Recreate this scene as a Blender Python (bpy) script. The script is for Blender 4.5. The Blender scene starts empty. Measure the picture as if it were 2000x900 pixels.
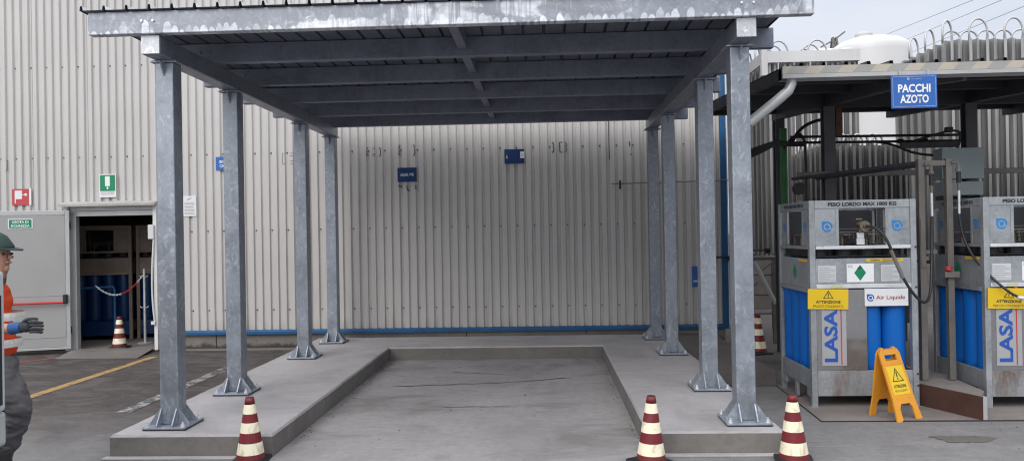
import bpy, bmesh, math, random
from mathutils import Vector, Matrix, noise as mnz
random.seed(7)
sc = bpy.context.scene
COL = sc.collection
R = math.radians

# ------------------------------------------------------------------ materials
class NT:
    def __init__(s, name):
        s.m = bpy.data.materials.new(name); s.m.use_nodes = True
        s.t = s.m.node_tree; s.b = s.t.nodes['Principled BSDF']
        s.tc = s.t.nodes.new('ShaderNodeTexCoord'); s.oi = None
    def n(s, typ, **kw):
        nd = s.t.nodes.new(typ)
        for k, v in kw.items(): setattr(nd, k, v)
        return nd
    def put(s, sock, v):
        if hasattr(v, 'is_output') or hasattr(v, 'links'): s.t.links.new(v, sock)
        else:
            if isinstance(v, (tuple, list)) and len(v) == 3 and sock.type == 'RGBA': v = (*v, 1)
            sock.default_value = v
    def vec(s, scale=(1, 1, 1), coord='Object', rnd=True):
        src = s.tc.outputs[coord]
        if rnd:
            if s.oi is None: s.oi = s.n('ShaderNodeObjectInfo')
            m = s.n('ShaderNodeVectorMath', operation='MULTIPLY_ADD')
            c = s.n('ShaderNodeCombineXYZ')
            for i in range(3): s.t.links.new(s.oi.outputs['Random'], c.inputs[i])
            s.t.links.new(c.outputs[0], m.inputs[0]); m.inputs[1].default_value = (37, 23, 51)
            s.t.links.new(src, m.inputs[2]); src = m.outputs[0]
        mp = s.n('ShaderNodeMapping'); s.t.links.new(src, mp.inputs[0]); mp.inputs['Scale'].default_value = scale
        return mp.outputs[0]
    def noise(s, scale=5, detail=4, vec=None, rough=.55, dist=0):
        nd = s.n('ShaderNodeTexNoise'); nd.inputs['Scale'].default_value = scale; nd.inputs['Detail'].default_value = detail
        nd.inputs['Roughness'].default_value = rough; nd.inputs['Distortion'].default_value = dist
        if vec is None: vec = s.vec()
        s.t.links.new(vec, nd.inputs['Vector']); return nd.outputs['Fac']
    def voro(s, scale=5, vec=None, feature='F1', out='Distance'):
        nd = s.n('ShaderNodeTexVoronoi', feature=feature); nd.inputs['Scale'].default_value = scale
        if vec is None: vec = s.vec()
        s.t.links.new(vec, nd.inputs['Vector']); return nd.outputs[out]
    def ramp(s, fac, stops):
        nd = s.n('ShaderNodeValToRGB'); cr = nd.color_ramp
        while len(cr.elements) < len(stops): cr.elements.new(.5)
        for e, (p, c) in zip(cr.elements, stops):
            e.position = p; e.color = (c, c, c, 1) if isinstance(c, (int, float)) else (*c, 1)
        s.t.links.new(fac, nd.inputs[0]); return nd.outputs[0]
    def mix(s, fac, a, b, bt='MIX'):
        nd = s.n('ShaderNodeMix', data_type='RGBA', blend_type=bt)
        s.put(nd.inputs[0], fac); s.put(nd.inputs[6], a); s.put(nd.inputs[7], b); return nd.outputs[2]
    def math(s, op, a, b=0., c=None, clamp=False):
        nd = s.n('ShaderNodeMath', operation=op, use_clamp=clamp)
        s.put(nd.inputs[0], a); s.put(nd.inputs[1], b)
        if c is not None: s.put(nd.inputs[2], c)
        return nd.outputs[0]
    def sep(s, vec=None):
        nd = s.n('ShaderNodeSeparateXYZ'); s.t.links.new(vec if vec is not None else s.tc.outputs['Object'], nd.inputs[0]); return nd.outputs
    def bump(s, h, strength=.2, dist=.01):
        nd = s.n('ShaderNodeBump'); nd.inputs['Strength'].default_value = strength; nd.inputs['Distance'].default_value = dist
        s.t.links.new(h, nd.inputs['Height']); s.t.links.new(nd.outputs[0], s.b.inputs['Normal'])
    def fin(s, col=None, rough=None, metal=None, **kw):
        if col is not None: s.put(s.b.inputs['Base Color'], col)
        if rough is not None: s.put(s.b.inputs['Roughness'], rough)
        if metal is not None: s.put(s.b.inputs['Metallic'], metal)
        for k, v in kw.items(): s.put(s.b.inputs[k], v)
        return s.m

def mul(c, k): return tuple(min(1, x * k) for x in c)

def paint(name, c, rough=.5, metal=0, var=.12, scale=3, grime=0., gscale=2.5, gcol=(.09, .075, .06), bump=.0, stretch=(1, 1, 1), coat=0):
    t = NT(name)
    f = t.noise(scale, 5, t.vec(stretch))
    col = t.ramp(f, [(.3, mul(c, 1 - var)), (.7, mul(c, 1 + var))])
    if grime:
        g = t.ramp(t.noise(gscale, 8, t.vec((1, 1, .35)), .65), [(.5, 0.), (.75, grime)])
        col = t.mix(g, col, gcol)
    if bump: t.bump(t.noise(scale * 12, 4), bump, .004)
    r = t.ramp(t.noise(scale * 2.3, 4), [(.3, max(.05, rough - .1)), (.7, min(1, rough + .1))])
    return t.fin(col, r, metal, **({'Coat Weight': coat} if coat else {}))

def galv(name, base=(.38, .405, .44), drips=False, metal=.55, rough=.48, marble=1.0, rust=0.):
    t = NT(name)
    v = t.vec()
    spl = t.voro(38, v, 'F1', 'Color')
    spr = t.sep(spl)
    big = t.noise(3.2, 6, v, .65, .6)
    str_ = t.noise(6, 6, t.vec((1.5, 1.5, .25)), .7, .8)
    col = t.ramp(big, [(.28, mul(base, .74)), (.5, base), (.75, mul(base, 1.25))])
    col = t.mix(t.math('MULTIPLY', spr[0], .30), col, mul(base, 1.5))
    col = t.mix(t.ramp(str_, [(.5, 0.), (.68, .35)]), col, mul(base, .62))
    wh = t.ramp(t.noise(14, 8, t.vec((1, 1, .6)), .75, 1.2), [(.54, 0.), (.62, .62 * marble)])
    col = t.mix(wh, col, mul(base, 1.75))
    sf = t.noise(9, 6, t.vec((1, 1, .8)), .75, .5)
    col = t.mix(t.ramp(sf, [(.64, 0.), (.70, .55 * marble)]), col, mul(base, .42))
    rg = t.ramp(big, [(.3, rough - .1), (.7, rough + .12)])
    if rust:
        rm = t.ramp(t.noise(3.4, 8, t.vec((1, 1, .3)), .7), [(.53, 0.), (.68, rust)])
        col = t.mix(rm, col, (.15, .08, .045))
    if drips:
        o = t.sep()
        # bright zinc runs that hang from the lower edge: rounded fingers, each with its own height and sheen
        warp = t.math('MULTIPLY', t.math('SUBTRACT', t.noise(9, 4), .5), .05)
        u = t.math('MULTIPLY', t.math('ADD', o[0], warp), 17)
        idn = t.math('FLOOR', u); fx = t.math('SUBTRACT', t.math('FRACT', u), .5)
        w1 = t.n('ShaderNodeTexWhiteNoise', noise_dimensions='1D'); t.t.links.new(idn, w1.inputs['W'])
        w2 = t.n('ShaderNodeTexWhiteNoise', noise_dimensions='1D'); t.t.links.new(t.math('ADD', idn, .37), w2.inputs['W'])
        cx = t.n('ShaderNodeCombineXYZ'); t.t.links.new(o[0], cx.inputs[0])
        low = t.ramp(t.noise(.75, 3, cx.outputs[0], .6), [(.36, .25), (.6, 1.)])
        hh = t.math('MULTIPLY', t.math('MULTIPLY', w1.outputs[0], low), .12)
        hh = t.math('SUBTRACT', t.math('ADD', hh, .006), t.math('MULTIPLY', t.math('MULTIPLY', fx, fx), .16))
        wob = t.math('MULTIPLY', t.math('SUBTRACT', t.noise(30, 4), .5), .016)
        d = t.math('ADD', t.math('SUBTRACT', hh, o[2]), wob)
        msk = t.ramp(d, [(.0, 0.), (.012, 1.)])
        str1 = t.math('MULTIPLY_ADD', w2.outputs[0], .7, .3)
        mot = t.ramp(t.noise(22, 6, None, .7), [(.35, .6), (.65, 1.)])
        col = t.mix(t.math('MULTIPLY', t.math('MULTIPLY', msk, str1), mot), col, (.82, .85, .89))
        run = t.noise(26, 3, t.vec((1, 1, .04)), .7)
        big2 = t.ramp(t.noise(1.5, 7, t.vec((.55, 1, 1.2)), .6, 1.2), [(.535, 0.), (.575, .8)])
        big2 = t.math('MULTIPLY', big2, t.ramp(run, [(.40, .1), (.52, 1.)]))
        col = t.mix(big2, col, (.78, .81, .86))
        cloud = t.ramp(t.noise(2.6, 7, t.vec((.5, 1, 1.6)), .65, 1.), [(.45, 0.), (.7, .55)])
        col = t.mix(cloud, col, mul(base, .72))
        t.bump(t.math('ADD', msk, t.noise(25, 5)), .2, .004)
    else:
        t.bump(t.math('ADD', t.noise(28, 6, None, .7), wh), .22, .003)
    return t.fin(col, rg, metal)

M = {}
M['galv'] = galv('galvanised_steel', (.30, .33, .375))
M['galv_post'] = galv('galvanised_post_steel', (.275, .303, .345), metal=.6, rough=.42)
M['galv_drip'] = galv('galvanised_drip_steel', (.275, .295, .335), True, metal=.45, rough=.42)
M['galv_shade'] = galv('shaded_galvanised_steel', (.19, .205, .255), metal=.5, rough=.5, marble=.3)  # darker steel copy, under-roof shade put into its colour
M['galv_beam'] = galv('shaded_beam_steel', (.24, .26, .305), metal=.6, rough=.42, marble=.6)  # beam steel darkened: shade on the beam sides put into the colour
M['galv_rack'] = galv('galvanised_rack_steel', (.31, .33, .35), metal=.45, rough=.45, marble=.35, rust=.0)
M['galv_rust'] = galv('stained_rack_steel', (.30, .315, .33), metal=.4, rough=.5, marble=.35, rust=.75)
M['zinc_bright'] = paint('bright_zinc', (.72, .74, .76), .35, .5, .12, 6)
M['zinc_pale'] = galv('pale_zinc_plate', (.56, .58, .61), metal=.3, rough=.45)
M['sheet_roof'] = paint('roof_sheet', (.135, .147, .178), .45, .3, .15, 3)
M['white_metal'] = paint('white_painted_metal', (.66, .66, .66), .45, 0, .05, 2, .18)
M['grey_metal'] = paint('grey_painted_metal', (.42, .43, .43), .5, .1, .1, 3, .2)
M['blue_trim'] = paint('blue_painted_trim', (.008, .085, .22), .6, 0, .2, 4, .25)
M['sign_blue'] = paint('sign_blue', (.025, .12, .42), .4, 0, .06, 3)
M['sign_navy'] = paint('sign_navy', (.003, .032, .13), .7, 0, .08, 3)
M['sign_white'] = paint('sign_white', (.72, .73, .74), .45, 0, .04, 3)
M['print_white'] = paint('print_white', (.78, .8, .82), .5, 0, .03)
M['print_black'] = paint('print_black', (.015, .015, .016), .5, 0, .2)
M['print_grey'] = paint('print_grey', (.30, .31, .32), .6, 0, .2)
M['print_blue'] = paint('print_blue', (.015, .085, .40), .45, 0, .08)
M['print_cyan'] = paint('print_cyan', (.01, .20, .56), .45, 0, .08)
M['print_red'] = paint('print_red', (.55, .03, .03), .45, 0, .08)
M['print_green'] = paint('print_green', (.0, .22, .10), .45, 0, .08)
M['sign_red'] = paint('sign_red', (.48, .06, .065), .45, 0, .08)
M['sign_yellow'] = paint('sign_yellow', (.72, .49, .012), .45, 0, .06, 3)
M['label_pale'] = paint('pale_label', (.55, .57, .59), .5, 0, .05)
M['yellow_plastic'] = paint('amber_plastic', (.68, .29, .018), .45, 0, .08, 4, .12, 5)
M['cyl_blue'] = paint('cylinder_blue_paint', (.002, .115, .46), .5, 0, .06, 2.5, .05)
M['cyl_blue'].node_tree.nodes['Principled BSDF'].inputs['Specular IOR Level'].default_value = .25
M['cyl_shade'] = paint('cylinder_shaded_blue', (.002, .032, .12), .45, 0, .1, 2.5)  # darkened copy of the cylinder blue, indoor shade put into the colour
M['black'] = paint('black_rubber', (.018, .018, .02), .6, 0, .2)
M['cable'] = paint('black_cable', (.02, .02, .022), .5, 0, .2)
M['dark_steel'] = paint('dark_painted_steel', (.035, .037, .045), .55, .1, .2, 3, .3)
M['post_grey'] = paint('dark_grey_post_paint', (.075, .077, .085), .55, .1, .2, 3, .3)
M['stand_steel'] = paint('weathered_stand_steel', (.17, .16, .15), .55, .35, .2, 4, .3)
M['brass'] = paint('tarnished_brass', (.20, .17, .13), .42, .7, .2, 9)
M['rust'] = paint('rusty_steel', (.075, .033, .023), .75, .05, .3, 3, .35, 4, (.03, .02, .018))
M['rust_orange'] = paint('orange_rust', (.12, .048, .024), .8, 0, .35, 9)
M['hood'] = paint('dull_hood_paint', (.40, .39, .37), .55, 0, .08, 3, .5, 5, (.12, .09, .07))
M['door_paint'] = paint('door_grey_white_paint', (.34, .338, .335), .42, 0, .03, 1.2, .14, 2)
M['alu'] = paint('aluminium_frame', (.48, .49, .49), .4, .35, .06, 3, .15)
M['fins'] = paint('aluminium_fins', (.34, .34, .34), .5, .35, .12, 2, .25, stretch=(6, 6, .3))
M['bend'] = paint('dull_aluminium_pipe', (.50, .50, .50), .45, .3, .08, 4)
M['fins_dim'] = paint('shaded_aluminium_fins', (.23, .227, .225), .55, .3, .14, 2, .4, stretch=(6, 6, .3))  # darker copy of the fins, their shade put into the colour
M['tank_white'] = paint('tank_white_paint', (.60, .60, .60), .45, 0, .05, .7, .14, .8, (.3, .28, .25))
M['green_panel'] = paint('grey_green_panel', (.27, .32, .33), .5, .1, .08, 2)
M['green_pipe'] = paint('green_pipe_paint', (.02, .17, .04), .45, 0, .1)
M['plinth'] = None
M['room'] = paint('room_wall_brown', (.5, .37, .27), .8, 0, .15, 1.5)
M['rack_shade'] = paint('shaded_rack_brown', (.26, .205, .165), .6, .1, .2, 3)  # indoor frames: brown stands for the room's shade on the steel
M['skin'] = paint('skin', (.42, .22, .16), .5, 0, .06, 8)
M['cap'] = paint('green_cap_cloth', (.03, .055, .05), .85, 0, .15, 40, bump=.2)
M['hivis'] = paint('orange_vest_cloth', (.66, .065, .01), .8, 0, .08, 30, bump=.15)
M['reflective'] = paint('silver_reflective_tape', (.72, .72, .68), .35, .2, .05, 10)
M['trousers'] = paint('grey_work_cloth', (.09, .088, .095), .9, 0, .2, 14, bump=.3)
M['glove'] = paint('grey_knit_glove', (.045, .047, .055), .85, 0, .2, 60, bump=.4)
M['cuff_blue'] = paint('blue_glove_cuff', (.03, .10, .26), .85, 0, .15, 50, bump=.3)
M['truck'] = paint('truck_white_paint', (.50, .54, .58), .35, .1, .04, 1.5, .1)
M['cone_red'] = paint('cone_red_plastic', (.165, .010, .016), .55, 0, .15, 7, .45, 9, (.10, .07, .06))
def conewhite():
    t = NT('cone_reflective_white')
    g = t.ramp(t.noise(9, 6, t.vec((1, 1, .5)), .7, 1.5), [(.52, 0.), (.62, .6)])
    col = t.mix(g, (.88, .82, .62), (.45, .36, .22))
    return t.fin(col, .4, 0.)
M['cone_white'] = conewhite()

def cladding():
    t = NT('white_profiled_cladding')
    v = t.vec((1, 1, 1), rnd=False)
    c = (.545, .529, .512)
    a = t.noise(.6, 6, v, .6)
    col = t.ramp(a, [(.3, mul(c, .93)), (.7, mul(c, 1.05))])
    s = t.noise(4, 8, t.vec((4, 1, .12), rnd=False), .7)
    col = t.mix(t.ramp(s, [(.52, 0.), (.75, .28)]), col, (.33, .30, .26))
    # grime at the foot of the wall, uneven height
    o = t.sep(); n2 = t.noise(3, 6, t.vec((3, 1, .5), rnd=False), .7)
    h = t.math('SUBTRACT', t.math('MULTIPLY', n2, .9), t.math('SUBTRACT', o[2], .28))
    col = t.mix(t.ramp(h, [(.30, 0.), (.72, .6)]), col, (.25, .205, .165))
    rs = t.noise(2.2, 7, t.vec((9, 1, .22), rnd=False), .7)
    col = t.mix(t.ramp(rs, [(.56, 0.), (.66, .22)]), col, (.27, .235, .20))
    sp = t.ramp(t.noise(60, 3, v), [(.70, 0.), (.76, .5)])
    col = t.mix(t.math('MULTIPLY', sp, t.ramp(a, [(.5, 0.), (.7, 1.)])), col, (.2, .18, .16))
    # lapped sheets differ a touch
    sh = t.n('ShaderNodeTexWhiteNoise', noise_dimensions='1D')
    t.t.links.new(t.math('FLOOR', t.math('MULTIPLY', o[0], 1.0)), sh.inputs['W'])
    col = t.mix(t.math('MULTIPLY', sh.outputs[0], .09), col, (.42, .42, .42))
    return t.fin(col, .45, 0.)
M['clad'] = cladding()

def concrete(name, c, spots=.3, dark=.35, sc_=1., cracks=False):
    t = NT(name); v = t.vec(rnd=False)
    a = t.noise(1.1 * sc_, 10, v, .62, .4)
    col = t.ramp(a, [(.28, mul(c, .74)), (.5, c), (.74, mul(c, 1.2))])
    b = t.noise(4.5 * sc_, 8, v, .7, .8)
    col = t.mix(t.ramp(b, [(.5, 0.), (.74, dark)]), col, mul(c, .55))
    st = t.noise(2.2 * sc_, 6, t.vec((.35, 1.6, 1), rnd=False), .65, 1.)
    col = t.mix(t.ramp(st, [(.54, 0.), (.7, .35)]), col, mul(c, 1.35))
    sl2 = t.noise(5 * sc_, 7, t.vec((.3, 2.6, 1), rnd=False), .75, .8)
    col = t.mix(t.ramp(sl2, [(.58, 0.), (.68, .3)]), col, mul(c, .62))
    m3 = t.noise(13 * sc_, 8, v, .8)
    col = t.mix(t.ramp(m3, [(.46, 0.), (.7, .32)]), col, mul(c, .62))
    f = t.noise(70 * sc_, 4, v, .8)
    col = t.mix(t.ramp(f, [(.45, 0.), (.75, .35)]), col, mul(c, .6))
    p = t.voro(9, v); pm = t.ramp(p, [(.035, spots), (.07, 0.)])
    col = t.mix(pm, col, mul(c, .35))
    h = t.math('ADD', t.math('MULTIPLY', f, .6), b)
    if cracks:
        cv = t.n('ShaderNodeTexVoronoi', feature='DISTANCE_TO_EDGE'); cv.inputs['Scale'].default_value = .55
        nv = t.n('ShaderNodeTexNoise'); nv.inputs['Scale'].default_value = 1.7; nv.inputs['Detail'].default_value = 6
        t.t.links.new(v, nv.inputs['Vector'])
        mv = t.mix(.25, v, nv.outputs['Color']); t.t.links.new(mv, cv.inputs['Vector'])
        ck = t.ramp(cv.outputs[0], [(.002, .75), (.009, 0.)])
        ck = t.math('MULTIPLY', ck, t.ramp(t.noise(.9, 3, v), [(.46, 0.), (.56, 1.)]))
        col = t.mix(ck, col, mul(c, .3))
    t.bump(h, .35, .006)
    return t.fin(col, .88, 0.)
M['slab'] = concrete('pale_concrete', (.40, .385, .39), .2, .2, 1.2)
M['formed_shade'] = concrete('shaded_formed_side', (.185, .173, .161), .35, .45, 2.)  # slab sides: damp formed finish plus side-face shade put into the colour
M['plinth'] = concrete('foundation_concrete', (.22, .20, .18), .4, .6, 1.5)
_t = M['plinth'].node_tree
def mould():
    t = NT('foundation_concrete_mould'); o = t.sep(); v = t.vec(rnd=False)
    c = t.ramp(t.noise(2.2, 8, v, .65), [(.3, (.16, .145, .13)), (.7, (.25, .23, .205))])
    h = t.math('SUBTRACT', t.math('MULTIPLY', t.noise(7, 8, v, .75), .22), o[2])
    c = t.mix(t.ramp(h, [(.0, 0.), (.05, .85)]), c, (.03, .027, .023))
    c = t.mix(t.ramp(t.noise(30, 4, v), [(.6, 0.), (.72, .6)]), c, (.06, .055, .05))
    return t.fin(c, .9, 0.)
M['found'] = mould()

def ground_mat():
    t = NT('yard_ground'); v = t.vec(rnd=False); o = t.sep()
    asp = (.045, .039, .038); con = (.20, .195, .195)
    n1 = t.noise(.8, 8, v, .65, .5); n2 = t.noise(3.5, 9, v, .7, .6); f = t.noise(32, 5, v, .9); f2 = t.noise(90, 3, v, .8)
    # asphalt: coarse stones, brown tint, pale scuffs
    a = t.ramp(n1, [(.3, mul(asp, .75)), (.7, mul(asp, 1.35))])
    a = t.mix(t.ramp(n2, [(.45, 0.), (.62, .8)]), a, (.085, .062, .054))
    pt = t.noise(1.5, 5, t.vec((1, 1.8, 1), rnd=False), .6, 1.2)
    a = t.mix(t.ramp(pt, [(.50, 0.), (.58, .55)]), a, (.115, .105, .10))
    wt = t.noise(2.2, 7, t.vec((1, 1.5, 1), rnd=False), .75, .4)
    a = t.mix(t.ramp(wt, [(.58, 0.), (.66, .7)]), a, (.032, .028, .028))
    a = t.mix(t.ramp(f, [(.5, 0.), (.72, .65)]), a, mul(asp, 2.5))
    a = t.mix(t.ramp(f2, [(.3, .6), (.5, 0.)]), a, mul(asp, .3))
    sc1 = t.noise(7, 8, t.vec((.6, 2.6, 1), rnd=False), .8, .8)
    a = t.mix(t.ramp(sc1, [(.57, 0.), (.66, .65)]), a, (.15, .14, .135))
    # concrete: clouded, stained, scratched
    c = t.ramp(n1, [(.28, mul(con, .72)), (.5, con), (.72, mul(con, 1.22))])
    c = t.mix(t.ramp(n2, [(.48, 0.), (.72, .5)]), c, mul(con, .60))
    br = t.noise(1.7, 6, t.vec((.5, 1.5, 1), rnd=False), .6, 1.)
    c = t.mix(t.ramp(br, [(.54, 0.), (.66, .38)]), c, (.29, .285, .28))
    bn = t.noise(.6, 5, t.vec((1, 1.5, 1), rnd=False), .6, .5)
    c = t.mix(t.ramp(bn, [(.52, 0.), (.64, .55)]), c, (.17, .145, .132))
    scr = t.noise(3, 5, t.vec((.25, 5, 1), rnd=False), .7, .6)
    c = t.mix(t.ramp(scr, [(.62, 0.), (.68, .55)]), c, (.09, .085, .083))
    sc2 = t.noise(9, 6, t.vec((.22, 3.2, 1), rnd=False), .75, .6)
    c = t.mix(t.ramp(sc2, [(.57, 0.), (.66, .45)]), c, (.33, .325, .32))
    m3 = t.noise(13, 8, v, .8)
    c = t.mix(t.ramp(m3, [(.44, 0.), (.68, .45)]), c, mul(con, .55))
    c = t.mix(t.ramp(f, [(.46, 0.), (.74, .3)]), c, mul(con, .6))
    c = t.mix(t.ramp(t.voro(6, v), [(.03, .6), (.06, 0.)]), c, (.06, .055, .05))
    # where the asphalt ends and cement dust takes over
    n3 = t.math('MULTIPLY', t.math('SUBTRACT', t.noise(1.3, 8, v, .7, .7), .5), 1.5)
    mx = t.math('ADD', t.math('ADD', t.math('MULTIPLY', t.math('ADD', o[0], 3.25), 2.5), n3), 0.)
    my = t.math('SUBTRACT', 6.9, o[1])
    k = t.math('MAXIMUM', mx, t.math('ADD', t.math('MULTIPLY', my, .62), t.math('MULTIPLY', n3, .8)))
    k = t.ramp(t.math('ADD', t.math('MULTIPLY', k, .33), .35), [(.2, 0.), (.62, 1.)])
    col = t.mix(k, a, c)
    t.bump(t.math('ADD', t.math('MULTIPLY', f, t.math('SUBTRACT', 1.3, k)), n2), .4, .008)
    return t.fin(col, .9, 0.)
M['ground'] = ground_mat()
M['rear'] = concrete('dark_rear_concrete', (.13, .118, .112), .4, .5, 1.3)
M['pad'] = concrete('brownish_concrete_pad', (.215, .19, .178), .3, .4, 1.1)
def bay_mat():
    t = NT('bay_concrete'); v = t.vec(rnd=False); con = (.325, .311, .314)
    n1 = t.noise(.9, 9, v, .65, .6); n2 = t.noise(3.1, 9, v, .7, .8); f = t.noise(60, 5, v, .85)
    c = t.ramp(n1, [(.3, mul(con, .78)), (.5, con), (.7, mul(con, 1.12))])
    c = t.mix(t.ramp(n2, [(.5, 0.), (.72, .4)]), c, mul(con, .68))
    bn = t.noise(.8, 6, t.vec((1, 1.6, 1), rnd=False), .65, .6)
    c = t.mix(t.ramp(bn, [(.53, 0.), (.64, .6)]), c, (.15, .135, .13))
    br = t.noise(1.9, 6, t.vec((.5, 1.5, 1), rnd=False), .65, 1.)
    c = t.mix(t.ramp(br, [(.57, 0.), (.66, .4)]), c, (.37, .36, .365))
    scr = t.noise(3.4, 7, t.vec((.3, 4.5, 1), rnd=False), .75, .9)
    c = t.mix(t.ramp(scr, [(.60, 0.), (.66, .55)]), c, (.125, .118, .115))
    sc2 = t.noise(9, 6, t.vec((.25, 3.2, 1), rnd=False), .75, .6)
    c = t.mix(t.ramp(sc2, [(.58, 0.), (.66, .35)]), c, (.40, .39, .395))
    m3 = t.noise(14, 8, v, .8)
    c = t.mix(t.ramp(m3, [(.44, 0.), (.68, .45)]), c, mul(con, .55))
    c = t.mix(t.ramp(f, [(.46, 0.), (.74, .25)]), c, mul(con, .6))
    c = t.mix(t.ramp(t.voro(5, v), [(.03, .6), (.055, 0.)]), c, (.07, .065, .06))
    t.bump(t.math('ADD', t.math('MULTIPLY', f, .5), n2), .35, .006)
    return t.fin(c, .85, 0.)
M['bay'] = bay_mat()
def worn(name, c, under, lim=.5):
    t = NT(name); n = t.noise(7, 8, t.vec((1, 1, 1), rnd=False), .75)
    col = t.mix(t.ramp(n, [(lim, 0.), (lim + .1, 1.)]), c, under)
    return t.fin(col, .85, 0.)
M['line_yellow'] = worn('worn_yellow_paint', (.36, .225, .085), (.075, .06, .052), .52)
M['line_white'] = worn('worn_white_paint', (.30, .295, .29), (.06, .055, .053), .44)
M['line_red'] = worn('worn_red_paint', (.25, .05, .045), (.10, .08, .08), .5)
M['ramp'] = paint('ramp_plate', (.20, .185, .17), .6, .3, .2, 2, .6, 2, (.10, .08, .06))

# ------------------------------------------------------------------ mesh helpers
class MB:
    def __init__(s): s.bm = bmesh.new()
    def box(s, x0, x1, y0, y1, z0, z1, bev=0):
        g = bmesh.ops.create_cube(s.bm, size=1)['verts']
        for v in g: v.co = Vector(((x0 + x1) / 2 + v.co.x * (x1 - x0), (y0 + y1) / 2 + v.co.y * (y1 - y0), (z0 + z1) / 2 + v.co.z * (z1 - z0)))
        if bev:
            es = list({e for v in g for e in v.link_edges})
            bmesh.ops.bevel(s.bm, geom=es, offset=bev, segments=2, profile=.5, affect='EDGES')
        return s
    def cyl(s, p0, p1, r0, r1=None, n=16, cap=True):
        p0, p1 = Vector(p0), Vector(p1); d = p1 - p0
        r1 = r0 if r1 is None else r1
        q = d.to_track_quat('Z', 'Y').to_matrix().to_4x4(); q.translation = (p0 + p1) / 2
        bmesh.ops.create_cone(s.bm, cap_ends=cap, cap_tris=False, segments=n, radius1=r0, radius2=r1, depth=d.length, matrix=q)
        return s
    def tube(s, pts, r, n=8, smooth=0):
        pts = [Vector(p) for p in pts]
        if smooth:
            for _ in range(smooth):
                q = [pts[0]]
                for a, b in zip(pts, pts[1:]): q += [a * .75 + b * .25, a * .25 + b * .75]
                pts = q + [pts[-1]]
        rings = []; up = None
        for i, p in enumerate(pts):
            t = (pts[min(i + 1, len(pts) - 1)] - pts[max(i - 1, 0)])
            if t.length < 1e-9: t = Vector((0, 0, 1))
            t.normalize()
            if up is None:
                up = t.orthogonal().normalized()
            else:
                up = (up - t * up.dot(t))
                up = up.normalized() if up.length > 1e-6 else t.orthogonal().normalized()
            w = t.cross(up)
            rr = r[i] if isinstance(r, list) else r
            rings.append([s.bm.verts.new(p + (up * math.cos(a) + w * math.sin(a)) * rr) for a in (2 * math.pi * k / n for k in range(n))])
        for a, b in zip(rings, rings[1:]):
            for k in range(n): s.bm.faces.new((a[k], a[(k + 1) % n], b[(k + 1) % n], b[k]))
        s.bm.faces.new(rings[0][::-1]); s.bm.faces.new(rings[-1])
        return s
    def prism(s, poly, d):       # poly: list of 3D points, d: extrude vector
        d = Vector(d); a = [s.bm.verts.new(p) for p in poly]; b = [s.bm.verts.new(Vector(p) + d) for p in poly]
        n = len(poly); s.bm.faces.new(a); s.bm.faces.new(b[::-1])
        for k in range(n): s.bm.faces.new((a[k], b[k], b[(k + 1) % n], a[(k + 1) % n]))
        return s
    def flat(s, poly):
        s.bm.faces.new([s.bm.verts.new(p) for p in poly]); return s
    def lathe(s, prof, n=24, c=(0, 0), cap=True):
        rings = [[s.bm.verts.new((c[0] + r * math.cos(2 * math.pi * k / n), c[1] + r * math.sin(2 * math.pi * k / n), z)) for k in range(n)] for r, z in prof]
        for a, b in zip(rings, rings[1:]):
            for k in range(n): s.bm.faces.new((a[k], a[(k + 1) % n], b[(k + 1) % n], b[k]))
        if cap:
            s.bm.faces.new(rings[0][::-1]); s.bm.faces.new(rings[-1])
        return s
    def add(s, me, mat4=None):
        n0 = len(s.bm.verts); s.bm.from_mesh(me)
        if mat4 is not None:
            s.bm.verts.ensure_lookup_table()
            bmesh.ops.transform(s.bm, matrix=mat4, verts=s.bm.verts[n0:])
        return s
    def text(s, body, cx, cz, w, h, y, bold=.0, frame=None):
        """lettering in a plane facing -Y, centred at cx,cz and fitted into w x h; frame = 4x4 applied after"""
        me = glyphs(body, bold)
        xs = [v.co.x for v in me.vertices]; ys = [v.co.y for v in me.vertices]
        x0, x1, y0, y1 = min(xs), max(xs), min(ys), max(ys)
        sx = w / (x1 - x0); sy = h / (y1 - y0)
        m = Matrix(((sx, 0, 0, cx - sx * (x0 + x1) / 2), (0, 0, 1, y), (0, sy, 0, cz - sy * (y0 + y1) / 2), (0, 0, 0, 1)))
        # mirror-free: face normals towards -Y
        if frame is not None: m = frame @ m
        return s.add(me, m)
    def build(s, name, mat, parent=None, loc=None, smooth=False, sub=None):
        bmesh.ops.recalc_face_normals(s.bm, faces=s.bm.faces) if sub is None else None
        me = bpy.data.meshes.new(name)
        off = Vector((0, 0, 0))
        if loc is not None: off = Vector(loc)
        elif parent is not None: off = world_of(parent)
        if off.length: bmesh.ops.translate(s.bm, vec=-off, verts=s.bm.verts)
        s.bm.to_mesh(me); s.bm.free()
        me.materials.append(mat)
        if smooth:
            for p in me.polygons: p.use_smooth = True
            if smooth != True:
                try: me.set_sharp_from_angle(angle=R(smooth))
                except Exception: pass
        o = bpy.data.objects.new(name, me); COL.objects.link(o)
        if parent is not None: o.parent = parent
        if loc is not None: o.location = off - (world_of(parent) if parent is not None else Vector((0, 0, 0)))
        return o

def world_of(o):
    p = Vector((0, 0, 0))
    while o is not None: p += o.location; o = o.parent
    return p

_gl = {}
def glyphs(body, bold):
    k = (body, bold)
    if k not in _gl:
        cu = bpy.data.curves.new('lettering_curve', 'FONT'); cu.body = body; cu.size = 1; cu.offset = bold; cu.align_x = 'CENTER'; cu.resolution_u = 3
        o = bpy.data.objects.new('lettering_curve', cu); COL.objects.link(o)
        dg = bpy.context.evaluated_depsgraph_get()
        _gl[k] = bpy.data.meshes.new_from_object(o.evaluated_get(dg))
        bpy.data.objects.remove(o); bpy.data.curves.remove(cu)
    return _gl[k]

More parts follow.
